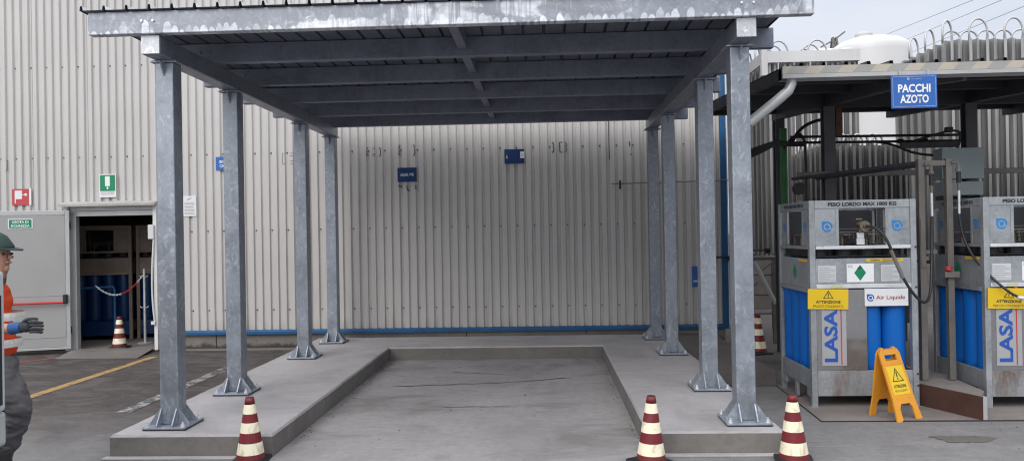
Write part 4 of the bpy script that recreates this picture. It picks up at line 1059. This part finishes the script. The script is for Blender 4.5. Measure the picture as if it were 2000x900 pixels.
# ------------------------------------------------------------------ hose stand between the racks
hs = thing('hose_stand', 'weathered steel gantry stand with two legs between the cylinder racks', 'stand', (3.82, 7.56, .2))
for xx in (3.70, 3.965):
    m = MB().box(xx - .03, xx + .03, 7.53, 7.59, .2, 2.36, .004); m.build('leg', M['stand_steel'], hs)
    m = MB().box(xx - .024, xx + .024, 7.521, 7.528, 1.30, 1.78, .003); m.build('bracket_strip', M['stand_steel'], hs)
MB().box(3.732, 3.933, 7.535, 7.585, 2.29, 2.345, .004).build('top_bar', M['stand_steel'], hs)
for xx in (3.70, 3.965):
    MB().tube([(xx - .0, 7.6, 2.33), (xx - .85, 8.75, 2.27)], .022, 4).build('arm', M['dark_steel'], hs)
MB().box(2.9, 6.6, 8.72, 8.76, 2.285, 2.345, .003).build('rear_rail', M['stand_steel'], hs)
for xx, top in ((3.775, 2.30), (4.035, 2.32)):
    m = MB(); m.tube([(xx - .05, 7.52, top), (xx - .01, 7.50, top), (xx, 7.50, top - .03), (xx, 7.5, top - .07)], .016, 8); m.cyl((xx, 7.5, top - .06), (xx, 7.5, top - .09), .028, n=10); m.build('elbow', M['stand_steel'], hs)
    MB().cyl((xx, 7.5, top - .095), (xx, 7.5, top - .20), .022, n=10).build('regulator', M['black'], hs)
    MB().cyl((xx, 7.5, top - .205), (xx, 7.5, top - .27), .014, n=10).build('nut', M['brass'], hs)
    MB().cyl((xx, 7.5, top - .275), (xx, 7.5, top - .50), .012, n=10).build('nozzle_sleeve', M['zinc_bright'], hs)
m = MB().box(3.89, 4.03, 7.50, 7.528, 1.20, 1.26, .004); m.build('clamp', M['stand_steel'], hs)
MB().cyl((3.92, 7.50, 1.275), (3.92, 7.50, 1.31), .03, n=12).build('red_knob', M['print_red'], hs)
MB().box(3.74, 3.85, 7.56, 7.60, 1.43, 1.47, .004).build('clamp', M['stand_steel'], hs)
t_ = tag(MB().tube([(3.04, 7.25, 1.715), (3.10, 7.17, 1.70), (3.17, 7.12, 1.60), (3.24, 7.10, 1.38), (3.33, 7.10, 1.17), (3.45, 7.12, 1.02), (3.56, 7.2, .985), (3.66, 7.32, 1.08), (3.72, 7.42, 1.32), (3.76, 7.48, 1.6), (3.775, 7.5, 1.80)], .013, 10, 2).build('hose', M['cable'], loc=(3.4, 7.3, 1.4), smooth=True), 'black hose looping from the left rack valve up to the stand', 'hose', 'gas hoses')
for a, b_ in (((3.20, 7.11, 1.49), (3.30, 7.10, 1.23)),):
    MB().tube([a, b_], .017, 10).build('sleeve', M['stand_steel'], t_)
t_ = tag(MB().tube([(4.035, 7.5, 1.82), (4.04, 7.48, 1.65), (4.07, 7.40, 1.45), (4.13, 7.25, 1.27), (4.22, 7.13, 1.12), (4.33, 7.08, 1.03), (4.46, 7.08, 1.05), (4.62, 7.1, 1.16), (4.68, 7.12, 1.4), (4.64, 7.18, 1.70)], .012, 10, 2).build('hose', M['cable'], loc=(4.2, 7.3, 1.4), smooth=True), 'black hose looping from the stand across the right rack', 'hose', 'gas hoses')
MB().cyl((4.31, 7.078, 1.038), (4.38, 7.078, 1.030), .018, n=10).build('sleeve', M['zinc_bright'], t_)
pb = thing('plinth_block', 'low block with rust brown steel front carrying the hose stand', 'plinth', (3.7, 7.2, 0))
m = MB(); m.prism([(3.556, 7.36, 0), (3.80, 6.79, 0), (3.98, 7.05, 0), (4.06, 7.9, 0), (3.556, 8.3, 0)], (0, 0, .196)); m.build('concrete_core', M['pad'], pb)
m = MB(); m.prism([(3.545, 7.345, 0), (3.795, 6.745, 0), (3.81, 6.755, 0), (3.559, 7.355, 0)], (0, 0, .208)); m.build('front_plate', M['rust'], pb)
m = MB(); m.prism([(3.797, 6.742, 0), (3.842, 6.76, 0), (3.84, 6.80, 0), (3.815, 6.79, 0)], (0, 0, .205)); m.build('end_plate', M['grey_metal'], pb)

# yellow warning boards hung on the racks
def warn(label, x, y, z):
    t = thing('warning_board', label, 'sign', (0, 0, 0), 'yellow warning boards on the racks')
    cp(MB().box(0, .378, -.005, 0, 0, .19), 'board', M['sign_yellow'], t)
    b = MB(); yy = -.0062
    A_ = [(.19, .178), (.142, .100), (.238, .100)]; Bc = [(.19, .164), (.153, .106), (.227, .106)]
    for i in range(3):
        j = (i + 1) % 3; b.flat([(A_[i][0], yy, A_[i][1]), (A_[j][0], yy, A_[j][1]), (Bc[j][0], yy, Bc[j][1]), (Bc[i][0], yy, Bc[i][1])])
    b.box(.186, .194, yy - .0006, yy, .123, .150); b.box(.186, .194, yy - .0006, yy, .111, .118)
    b.text('ATTENZIONE', .19, .068, .23, .027, yy, .03); b.text('PACCO COLLEGATO', .19, .028, .28, .022, yy, 0)
    cp(b, 'print', M['print_black'], t); t.location = (x, y, z); t.rotation_euler = (0, R(1.2), 0); return t
w0 = warn('yellow ATTENZIONE board hung on the left cylinder rack', 2.495, 7.29, .938)
dup(w0, (4.112, 7.199, .93), None, 'yellow ATTENZIONE board hung on the right cylinder rack, under a drooping hose')

# folding floor sign
fs = thing('floor_sign', 'amber plastic folding floor sign with a yellow warning label', 'floor sign', (3.15, 6.95, 0))
def floor_leaf(front):
    b = MB(); W = .145; H = .60
    out = [(-W, 0), (-W + .02, .17), (-.118, .56), (-.10, .60), (.10, .60), (.118, .56), (W - .02, .17), (W, 0), (W - .07, 0), (.075, .10), (.05, .14), (-.05, .14), (-.075, .10), (-W + .07, 0)]
    hole = [(-.06, .505), (.06, .505), (.068, .53), (.06, .552), (-.06, .552), (-.068, .53)]
    def P3(p, d): return (p[0], d, p[1])
    # build the leaf as a ring of quads between outline pieces and the hand hole
    low = [p for p in out if p[1] < .45]
    top_z = .47
    poly1 = [(-W + .02 + .009 * (.47 - .17) / .39, .47)]
    leftx = -(W - .02) + (W - .02 - .118) * (.47 - .17) / .39
    lower = [(-W, 0), (-W + .02, .17), (leftx, .47), (-leftx, .47), (W - .02, .17), (W, 0), (W - .07, 0), (.075, .10), (.05, .14), (-.05, .14), (-.075, .10), (-W + .07, 0)]
    b.prism([P3(p, 0) for p in lower], (0, .014, 0))
    b.prism([P3(p, 0) for p in [(leftx, .471), (-.118, .56), (-.068, .553), (-.068, .505), (-.068, .471)]], (0, .014, 0))
    b.prism([P3(p, 0) for p in [(-leftx, .471), (.118, .56), (.068, .553), (.068, .505), (.068, .471)]], (0, .014, 0))
    b.prism([P3(p, 0) for p in [(-.0675, .471), (.0675, .471), (.0675, .505), (-.0675, .505)]], (0, .014, 0))
    b.prism([P3(p, 0) for p in [(-.118, .5605), (-.10, .60), (.10, .60), (.118, .5605), (.0675, .5535), (-.0675, .5535)]], (0, .014, 0))
    b.box(-.085, -.055, -.002, .016, .595, .615, .004); b.box(.055, .085, -.002, .016, .595, .615, .004)
    b.cyl((-.07, 0, .19), (-.07, -.004, .19), .007, n=8); b.cyl((.07, 0, .19), (.07, -.004, .19), .007, n=8)
    return b
tl = R(15)
fl = cp(floor_leaf(True), 'front_leaf', M['yellow_plastic'], fs); fl.rotation_euler = (-R(20), 0, 0); fl.location = (0, -.212, 0)
bl = cp(floor_leaf(False), 'rear_leaf', M['yellow_plastic'], fs); bl.rotation_euler = (R(6), 0, 0); bl.location = (0, .064, 0); bl.scale = (1, 1, .945)
lb_ = cp(MB().box(-.095, .095, -.0022, -.0004, .215, .455), 'label', M['sign_yellow2'] if 'sign_yellow2' in M else M['lemon'] if 'lemon' in M else M['sign_yellow'], fl)
b = MB(); yy = -.0032
A_ = [(0, .44), (-.065, .325), (.065, .325)]; Bc = [(0, .424), (-.053, .332), (.053, .332)]
for i in range(3):
    j = (i + 1) % 3; b.flat([(A_[i][0], yy, A_[i][1]), (A_[j][0], yy, A_[j][1]), (Bc[j][0], yy, Bc[j][1]), (Bc[i][0], yy, Bc[i][1])])
b.box(-.006, .006, yy - .0006, yy, .362, .405); b.box(-.006, .006, yy - .0006, yy, .342, .354)
b.text('ATTENZIONE', 0, .285, .14, .026, yy, .03); b.text('PACCO COLLEGATO', 0, .248, .14, .018, yy)
cp(b, 'print', M['print_black'], lb_)
fs.rotation_euler = (0, 0, R(10)); fs.location = (3.095, 6.98, 0)
fs.rotation_euler = (0, 0, R(27)); fs.scale = (1.1, 1.04, 1.06)

# ------------------------------------------------------------------ vaporisers and tank behind
def star(r, z0, z1, n=8, th=.004):
    b = MB()
    for k in range(n):
        a = 2 * math.pi * k / n + .2; d = Vector((math.cos(a), math.sin(a), 0)); q = Vector((-d.y, d.x, 0)) * th
        b.flat([d * .0 + Vector((0, 0, z0)), d * r + Vector((0, 0, z0)), d * r + Vector((0, 0, z1)), d * .0 + Vector((0, 0, z1))])
        # lip at the fin's tip
        b.flat([d * r - q * 5 + Vector((0, 0, z0)), d * r + q * 5 + Vector((0, 0, z0)), d * r + q * 5 + Vector((0, 0, z1)), d * r - q * 5 + Vector((0, 0, z1))])
    b.cyl((0, 0, z0 - .12), (0, 0, z1 + .05), .02, n=8)
    return b
def bend(w_, h_, r):
    pts = [(-w_ / 2, 0, 0), (-w_ / 2, 0, h_ * .4)] + [(-w_ / 2 * math.cos(t), 0, h_ * .4 + h_ * .6 * math.sin(t)) for t in (math.pi * k / 10 for k in range(1, 10))] + [(w_ / 2, 0, h_ * .4), (w_ / 2, 0, 0)]
    return MB().tube(pts, r, 8)
def bank(label, spots, z0, z1, bends, r, fin, frame=None, bw=.28, bh=.26):
    t = thing('vaporizer', label, 'vaporizer', (spots[0][0], spots[0][1], 0), 'finned gas vaporizers')
    o0 = None
    for x, y in spots:
        if o0 is None: o0 = cp(star(r, z0, z1), 'finned_tube', fin, t); o = o0
        else: o = o0.copy(); COL.objects.link(o); o.parent = t
        o.location = (x - spots[0][0], y - spots[0][1], 0); o.rotation_euler = (0, 0, random.choice((0, .1, .2)))
    b0 = {}
    for x, y, rz, h in bends:
        if h not in b0:
            b0[h] = cp(bend(bw, h, .016), 'return_bend', M['bend'], t); o = b0[h]
            for p in o.data.polygons: p.use_smooth = True
        else: o = b0[h].copy(); COL.objects.link(o); o.parent = t
        o.location = (x - spots[0][0], y - spots[0][1], z1); o.rotation_euler = (0, 0, rz)
    xs_ = [s_[0] for s_ in spots]; ys__ = [s_[1] for s_ in spots]
    m = MB()
    for zz in (z0 - .06,):
        m.box(min(xs_) - .12, max(xs_) + .12, min(ys__) - .12, min(ys__) - .06, zz - .05, zz); m.box(min(xs_) - .12, min(xs_) - .06, min(ys__) - .059, max(ys__) + .1, zz - .05, zz)
    for xx in (min(xs_), max(xs_)):
        for yy_ in (min(ys__), max(ys__)): m.box(xx - .04, xx + .04, yy_ - .04, yy_ + .04, 0, z0 - .11)
    m.build('support_frame', M['dark_steel'], t)
    return t, min(xs_), max(xs_), min(ys__), max(ys__)
pit = .27
# right bank
spR = [(6.45 + pit * i, 12.1) for i in range(9)] + [(6.45, 12.1 + pit * j) for j in range(1, 7)] + [(6.45 + pit * i, 12.1 + pit) for i in range(1, 9)]
bR = [(6.45 + pit * (i + .5), 12.1 + .0, 0, .34) for i in range(1, 9, 2)] + [(6.45 + pit * (i + .5), 12.1 + pit, 0, .22) for i in range(0, 8)] + [(6.45, 12.1 + pit * (j + .5), R(35), .36) for j in (0, 2, 4)]
bank('tall finned vaporizer bank with pipe loops on top, at the right edge above the shelter', spR, 1.2, 4.60, bR, .135, M['fins'])
# middle lower bank
spM = [(4.28 + pit * .8 * i, 11.55) for i in range(6)] + [(4.28, 11.55 + pit * .8 * j) for j in range(1, 7)]
bM = [(4.28 + pit * .8 * (i + .5), 11.55, R(25), .16) for i in range(4)] + [(4.28 + pit * .8 * (i + .5), 11.75, R(25), .2) for i in range(4)] + [(4.28, 11.55 + pit * .8 * (j + .5), R(60), .16) for j in range(6)]
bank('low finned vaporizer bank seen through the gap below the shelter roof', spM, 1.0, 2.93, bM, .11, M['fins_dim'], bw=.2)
# left bank with white top frame
spL = [(3.93 + pit * i, 13.1) for i in range(6)] + [(3.93, 13.1 + pit * j) for j in range(1, 9)]
bL = [(xc, 13.25 + .32 * j, R(0), .40) for xc in (4.12, 4.78) for j in range(5)] + [(3.93, 13.3 + pit * 2 * j, R(60), .46) for j in range(4)]
tb, x0, x1, y0, y1 = bank('finned vaporizer bank with white top frame beside the white tank', spL, 1.3, 4.56, bL, .12, M['fins'], bw=.34)
m = MB(); m.box(x0 - .13, x1 + .10, y0 - .17, y0 - .13, 4.52, 4.71); m.box(x0 - .17, x0 - .131, y0 - .17, y1 + .2, 4.52, 4.71); m.box(x1 + .06, x1 + .10, y0 - .129, y1 + .2, 4.52, 4.71); m.box(x0 - .13, x1 + .06, y1 + .16, y1 + .2, 4.52, 4.71)
m.build('top_frame', M['white_metal'], tb)
m = MB(); m.box(x0 - .2, x0 - .10, y0 - .2, y0 - .1, 4.3, 4.86); m.build('frame_post', M['white_metal'], tb)
# white tank
tk = thing('storage_tank', 'white upright storage tank with domed top behind the shelter roof', 'tank', (9.22, 22, 0))
MB().lathe([(1.07, .3), (1.08, 6.62), (1.065, 6.76), (1.0, 6.88), (.86, 6.98), (.62, 7.06), (.3, 7.12), (.02, 7.13)], 48, (9.43, 22)).build('shell', M['tank_white'], tk, smooth=50)
MB().lathe([(.22, 7.05), (.22, 7.19), (.24, 7.20), (.24, 7.245), (.2, 7.26)], 24, (9.26, 22)).build('neck', M['tank_white'], tk)
m = MB()
for a in range(4): m.box(9.52 + math.cos(a * 1.57) * .75 - .1, 9.52 + math.cos(a * 1.57) * .75 + .1, 22 + math.sin(a * 1.57) * .9 - .1, 22 + math.sin(a * 1.57) * .9 + .1, 0, .32)
m.build('leg', M['grey_metal'], tk)
m = MB().tube([(8.5, 21.02, 6.6), (8.3, 21.1, 6.62), (8.14, 21.3, 6.5)], .03, 8); m.tube([(10.15, 21.2, 5.4), (10.2, 21.15, 5.75), (10.34, 21.3, 6.0), (10.36, 21.45, 6.1)], .035, 8, 1); m.tube([(8.2, 21.3, 6.2), (8.1, 21.4, 6.35), (8.0, 21.6, 6.1)], .02, 8); m.build('vent_pipe', M['zinc_bright'], tk)
tk2 = thing('storage_tank', 'second white domed tank, mostly hidden behind the front tank and white frame', 'tank', (9.15, 25, 0))
MB().lathe([(.98, .3), (.99, 6.9), (.96, 7.1), (.85, 7.28), (.62, 7.42), (.3, 7.5), (.02, 7.52)], 40, (9.15, 25)).build('shell', M['tank_white'], tk2, smooth=50)
MB().cyl((9.15, 25, 0), (9.15, 25, .3), .8, n=24).build('skirt', M['grey_metal'], tk2)
# dark clutter low down between slab and vaporisers
t_ = thing('pipe_manifold', 'dark pipe manifold with valves on a stand behind the front right post', 'pipework', (3.0, 11.4, 0))
for xx in (2.92, 3.08, 3.42): MB().box(xx - .03, xx + .03, 11.37, 11.43, 0, 1.25).build('leg', M['stand_steel'], t_)
m = MB(); m.tube([(2.72, 11.3, 1.28), (3.45, 11.3, 1.28)], .03, 8); m.tube([(2.75, 11.4, 1.05), (3.5, 11.4, 1.02)], .016, 6); m.tube([(2.75, 11.4, .75), (3.5, 11.4, .72)], .014, 6); m.tube([(2.75, 11.4, .45), (3.6, 11.4, .45)], .014, 6); m.build('pipe', M['stand_steel'], t_)
MB().tube([(3.08, 11.2, 1.22), (3.36, 11.15, .62)], .032, 8).build('brace', M['grey_metal'], t_)
for zz, x0_ in ((.95, 2.8), (.7, 2.85), (1.1, 3.2)): MB().tube([(x0_, 11.25, zz), (x0_ + .3, 11.3, zz + .22)], .014, 6).build('pipe', M['stand_steel'], t_)
m = MB(); m.cyl((2.79, 11.22, 1.28), (2.79, 11.28, 1.28), .07, n=14); m.cyl((3.05, 11.3, 1.3), (3.05, 11.3, 1.5), .025, n=8); m.cyl((3.24, 11.22, 1.40), (3.30, 11.22, 1.40), .05, n=12); m.tube([(3.05, 11.25, 1.40), (3.25, 11.22, 1.40)], .014, 6); m.build('valve', M['black'], t_)
m = MB(); m.box(WX + .1, 12.5, 16.2, 16.4, 0, 1.6); tag(m.build('added_low_wall', M['plinth'], loc=(6, 16.3, 0)), 'added low wall far behind the vaporizers, keeping the gap dark', 'wall')  # wall added to hide lit ground so the gap stays dark
# pylon and power lines
py = thing('pylon', 'distant steel lattice power pylon beyond the roof', 'pylon', (49.8, 130, 0))
m = MB(); base = 3.4
def leg_(z): return .3 + base * (1 - z / 34)
for sx in (-1, 1):
    for sy in (-1, 1): m.tube([(49.8 + sx * leg_(0), 130 + sy * leg_(0), 0), (49.8 + sx * .25, 130 + sy * .25, 34)], .2, 4)
zz = 0
while zz < 33:
    z2 = min(34, zz + 2.6)
    for s_ in (-1, 1):
        m.tube([(49.8 - leg_(zz), 130 + s_ * leg_(zz), zz), (49.8 + leg_(z2), 130 + s_ * leg_(z2), z2)], .12, 4); m.tube([(49.8 + leg_(zz), 130 + s_ * leg_(zz), zz), (49.8 - leg_(z2), 130 + s_ * leg_(z2), z2)], .12, 4)
    zz = z2
m.build('lattice', M['stand_steel'], py)
m = MB(); m.tube([(47.2, 129, 32.2), (49.8, 130, 33.6), (52.0, 131, 35.2)], .16, 4); m.build('cross_arm', M['stand_steel'], py)
for a, ra, rb in (('upper', (.443, .248), (.561, .292)), ('middle', (.470, .241), (.605, .294)), ('lower', (.470, .222), (.62, .28))):
    A_ = Vector((ra[0] * 120, 120, 1.7 + ra[1] * 120)); B_ = Vector((rb[0] * 75, 75, 1.7 + rb[1] * 75)); C_ = B_ + (B_ - A_) * .8; D_ = A_ - (B_ - A_) * .1
    o = MB().tube([D_, A_, B_, C_], .028, 5).build('power_line', M['stand_steel'], loc=A_); tag(o, 'thin power line crossing the sky, the %s of three' % a, 'power line', 'power lines')

# ------------------------------------------------------------------ truck corner at the left edge
tr = thing('truck', 'white flatbed truck tail cut off by the left picture edge', 'truck', (-3.9, 2.4, 0))
m = MB(); m.box(-4.95, -2.935, .4, 3.985, .79, 1.55, .02); m.build('bed_body', M['truck'], tr)
m = MB(); m.box(-2.9345, -2.924, .4, 3.90, 1.46, 1.55, .004); m.box(-2.9345, -2.924, .4, 3.90, .79, .86, .004); m.build('side_rail', M['truck'], tr)
m = MB(); m.box(-2.9345, -2.9265, 3.915, 3.945, .83, 1.42, .002); m.build('rubber_seal', M['black'], tr)
m = MB(); m.box(-4.9, -2.945, 3.7, 4.0, .60, .786, .02); m.build('bumper', M['grey_metal'], tr)
m = MB(); m.box(-4.92, -2.925, 3.6, 4.03, .40, .59, .03); m.build('underrun_bar', M['black'], tr)
m = MB(); m.box(-4.6, -3.4, .4, 3.6, .45, .78); m.build('chassis', M['dark_steel'], tr)
for xx in (-4.9, -3.2):
    wv = MB().cyl((xx, 2.9, .38), (xx + .22, 2.9, .38), .38, n=32).build('wheel', M['black'], tr)
    MB().cyl((xx + .221, 2.9, .38), (xx + .235, 2.9, .38), .21, n=24).build('rim', M['grey_metal'], wv)

# ------------------------------------------------------------------ walking worker
def skin_body(name, joints, edges, mat, parent=None, sub=2, root=0, fold=0):
    me = bpy.data.meshes.new(name); me.from_pydata([j[:3] for j in joints], edges, []); me.update()
    o = bpy.data.objects.new(name, me); COL.objects.link(o)
    md = o.modifiers.new('skin', 'SKIN'); md.use_smooth_shade = True; md.branch_smoothing = .4
    for i, j in enumerate(joints):
        sv = me.skin_vertices[0].data[i]; r_ = j[3]; sv.radius = (r_, r_) if not isinstance(r_, tuple) else r_
        sv.use_root = (i == root)
    s2 = o.modifiers.new('sub', 'SUBSURF'); s2.levels = sub; s2.render_levels = sub
    dg = bpy.context.evaluated_depsgraph_get(); new = bpy.data.meshes.new_from_object(o.evaluated_get(dg))
    bpy.data.objects.remove(o); new.materials.clear(); new.materials.append(mat)
    if fold:
        new.update(); nn = [v.normal.copy() for v in new.vertices]
        for v, n_ in zip(new.vertices, nn):
            q = Vector((v.co.x * 9 + v.co.z * 6, v.co.y * 9, v.co.z * 17))
            v.co += n_ * fold * (mnz.noise(q) + .5 * mnz.noise(q * 2.3))
        new.update()
    for p in new.polygons: p.use_smooth = True
    o = bpy.data.objects.new(name, new); COL.objects.link(o)
    if parent is not None: o.parent = parent; 
    return o
PX, PY = -3.84, 5.1
pe = thing('person', 'worker in green cap, orange vest and grey trousers walking right past a truck', 'person', (PX, PY, 0))
# local coordinates: x forward (to the right of the picture), y away from the camera (his left), z up
J = [(.0, 0, .96, .09), (.0, 0, 1.10, .09), (-.03, 0, 1.27, .09), (-.03, 0, 1.42, .075), (.045, 0, 1.535, .058), (.055, 0, 1.60, .062), (.035, 0, 1.70, .088), (.02, 0, 1.755, .075),
     (-.045, -.18, 1.425, .05), (.02, -.24, 1.17, .044), (.30, -.24, 1.155, .038), (.36, -.24, 1.16, .033),      # near arm, elbow bent forward
     (-.11, .17, 1.425, .05), (-.20, .235, 1.18, .044), (-.24, .23, .95, .038),                                   # far arm swung back
     (.06, -.10, .88, .08), (.285, -.11, .575, .055), (.175, -.11, .34, .05), (.11, -.11, .20, .038),           # near leg, knee forward, foot trailing
     (-.03, .10, .88, .095), (-.10, .10, .48, .062), (-.16, .10, .09, .042)]
Ed = [(0, 1), (1, 2), (2, 3), (3, 4), (4, 5), (5, 6), (6, 7), (3, 8), (8, 9), (9, 10), (10, 11), (3, 12), (12, 13), (13, 14), (0, 15), (15, 16), (16, 17), (17, 18), (0, 19), (19, 20), (20, 21)]
body = skin_body('body', J, Ed, M['skin'], pe)
# face: brow, nose, lips, chin, ear
b = MB()
b.prism([(.112, -.010, 1.69), (.118, -.012, 1.655), (.152, -.012, 1.643), (.146, -.012, 1.630), (.112, -.012, 1.622)], (0, .024, 0))
bmesh.ops.bevel(b.bm, geom=list(b.bm.edges), offset=.005, segments=2, affect='EDGES')
cp(b, 'nose', M['skin'], pe)
b = MB(); b.tube([(.112, -.026, 1.600), (.124, -.010, 1.602), (.124, .010, 1.602), (.112, .026, 1.600)], .007, 8, 1); cp(b, 'lips', M['lip'] if 'lip' in M else M['skin'], pe)
for ey in (-.04, .04): cp(MB().cyl((.10, ey, 1.662), (.118, ey, 1.662), .009, .006, 10), 'eye', M['black'], pe)
b = MB(); b.tube([(.085, -.0, 1.572), (.098, 0, 1.556), (.085, 0, 1.545)], .022, 8, 1); cp(b, 'chin', M['skin'], pe)
b = MB(); b.tube([(.02, -.092, 1.685), (.035, -.10, 1.69), (.03, -.10, 1.65), (.02, -.094, 1.632)], .010, 8, 1); cp(b, 'ear', M['skin'], pe)
b = MB(); b.tube([(-.06, -.04, 1.70), (-.062, 0, 1.66), (-.06, .04, 1.70)], .045, 8, 1); b.tube([(.0, -.085, 1.70), (-.03, -.075, 1.66)], .02, 8); cp(b, 'hair', M['dark_hair'] if 'dark_hair' in M else M['trousers'], pe)
cp(MB().tube([(-.02, -.0, 1.485), (.0, 0, 1.53), (.012, 0, 1.562)], [.098, .085, .070], 16), 'shirt_collar', M['trousers'], pe)
# cap
b = MB().lathe([(.100, 1.692), (.103, 1.72), (.099, 1.755), (.082, 1.79), (.05, 1.813), (.012, 1.821)], 28)
for v in b.bm.verts: v.co.x = v.co.x * 1.12 + .03 - (v.co.z - 1.69) * .22 - .02 * max(0, v.co.x) * (v.co.z > 1.74) * 8
c_ = cp(b, 'cap', M['cap'], pe)
for p in c_.data.polygons: p.use_smooth = True
b = MB(); n_ = 14; top = []; bot = []
for k in range(n_ + 1):
    a = -math.pi / 2 * .93 + math.pi * .93 * k / n_
    top.append((.065 + .145 * math.cos(a), .095 * math.sin(a), 1.712 - .022 * math.cos(a)))
b.prism([(.06, -.095, 1.713)] + top + [(.06, .095, 1.713)], (0, 0, -.009)); cp(b, 'brim', M['cap'], c_)
# vest and shirt
Jv = [(.0, 0, .90, .168), (-.01, 0, 1.02, .155), (-.035, 0, 1.22, .150), (-.03, 0, 1.40, .138), (-.01, 0, 1.50, .10), (-.05, -.185, 1.43, .088), (.01, -.24, 1.20, .066), (-.11, .18, 1.43, .085), (-.19, .235, 1.22, .064)]
ve = skin_body('vest', Jv, [(0, 1), (1, 2), (2, 3), (3, 4), (3, 5), (5, 6), (3, 7), (7, 8)], M['hivis'], pe, 4, 0, .010)
for zz in (1.03, 1.22):
    b = MB(); pr = []
    # tape follows the vest's own cross-section at that height
    vs = [v.co for v in ve.data.vertices if abs(v.co.z - zz) < .05 and abs(v.co.y) < .19 and (v.co - Vector((0, 0, v.co.z))).length < .2]
    rr = min(max((math.hypot(v.x, v.y) for v in vs), default=.16), .185)
    b.lathe([(rr + .004, zz - .028), (rr + .006, zz), (rr + .004, zz + .028)], 28, (.004, 0), cap=False)
    cp(b, 'reflective_tape', M['reflective'], ve)
# trousers
Jt = [(.0, 0, .97, .150), (.01, 0, .90, .150), (.12, -.10, .80, .118), (.28, -.11, .58, .088), (.17, -.11, .35, .076), (.12, -.11, .22, .070), (-.03, .10, .80, .105), (-.10, .10, .48, .080), (-.155, .10, .10, .068)]
skin_body('trousers', Jt, [(0, 1), (1, 2), (2, 3), (3, 4), (4, 5), (1, 6), (6, 7), (7, 8)], M['trousers'], pe, 4, 0, .016)
# shoes
skin_body('shoe', [(.09, -.11, .19, .048), (.10, -.11, .14, .05), (.16, -.11, .095, .046), (.25, -.11, .06, .036)], [(0, 1), (1, 2), (2, 3)], M['black'], pe)
skin_body('shoe', [(-.17, .10, .09, .05), (-.16, .10, .055, .052), (-.07, .10, .05, .048), (.04, .10, .042, .038)], [(0, 1), (1, 2), (2, 3)], M['black'], pe)
# glove: palm, four fingers curled, thumb
gx, gy, gz = .395, -.24, 1.165
hand = [(gx - .045, gy, gz, .034), (gx, gy, gz + .004, (.036, .042)), (gx + .045, gy, gz + .006, (.034, .044))]
hed = [(0, 1), (1, 2)]
gl = skin_body('glove', hand, hed, M['glove'], pe)
for k, (dz, ln) in enumerate(((.034, .062), (.013, .07), (-.010, .066), (-.030, .054))):
    bx_ = gx + .055; f_ = [(bx_ - .02, gy - .006, gz + dz, .0115), (bx_ + .028, gy - .008, gz + dz + .002, .0115), (bx_ + .028 + ln * .40, gy + .012, gz + dz - .006, .0105), (bx_ + .02 + ln * .35, gy + .042, gz + dz - .010, .0095)]
    skin_body('finger', f_, [(0, 1), (1, 2), (2, 3)], M['glove'], gl)
th = [(gx - .01, gy - .01, gz + .03, .013), (gx + .025, gy - .015, gz + .055, .0125), (gx + .065, gy - .005, gz + .060, .011), (gx + .09, gy + .012, gz + .052, .010)]
skin_body('thumb', th, [(0, 1), (1, 2), (2, 3)], M['glove'], gl)
b = MB().tube([(gx - .095, gy, gz - .008), (gx - .055, gy, gz - .002), (gx - .02, gy, gz)], [.042, .040, .038], 14); cp(b, 'cuff', M['cuff_blue'], gl)
pe.location = (PX, PY, 0); pe.scale = (.978, .978, .978)
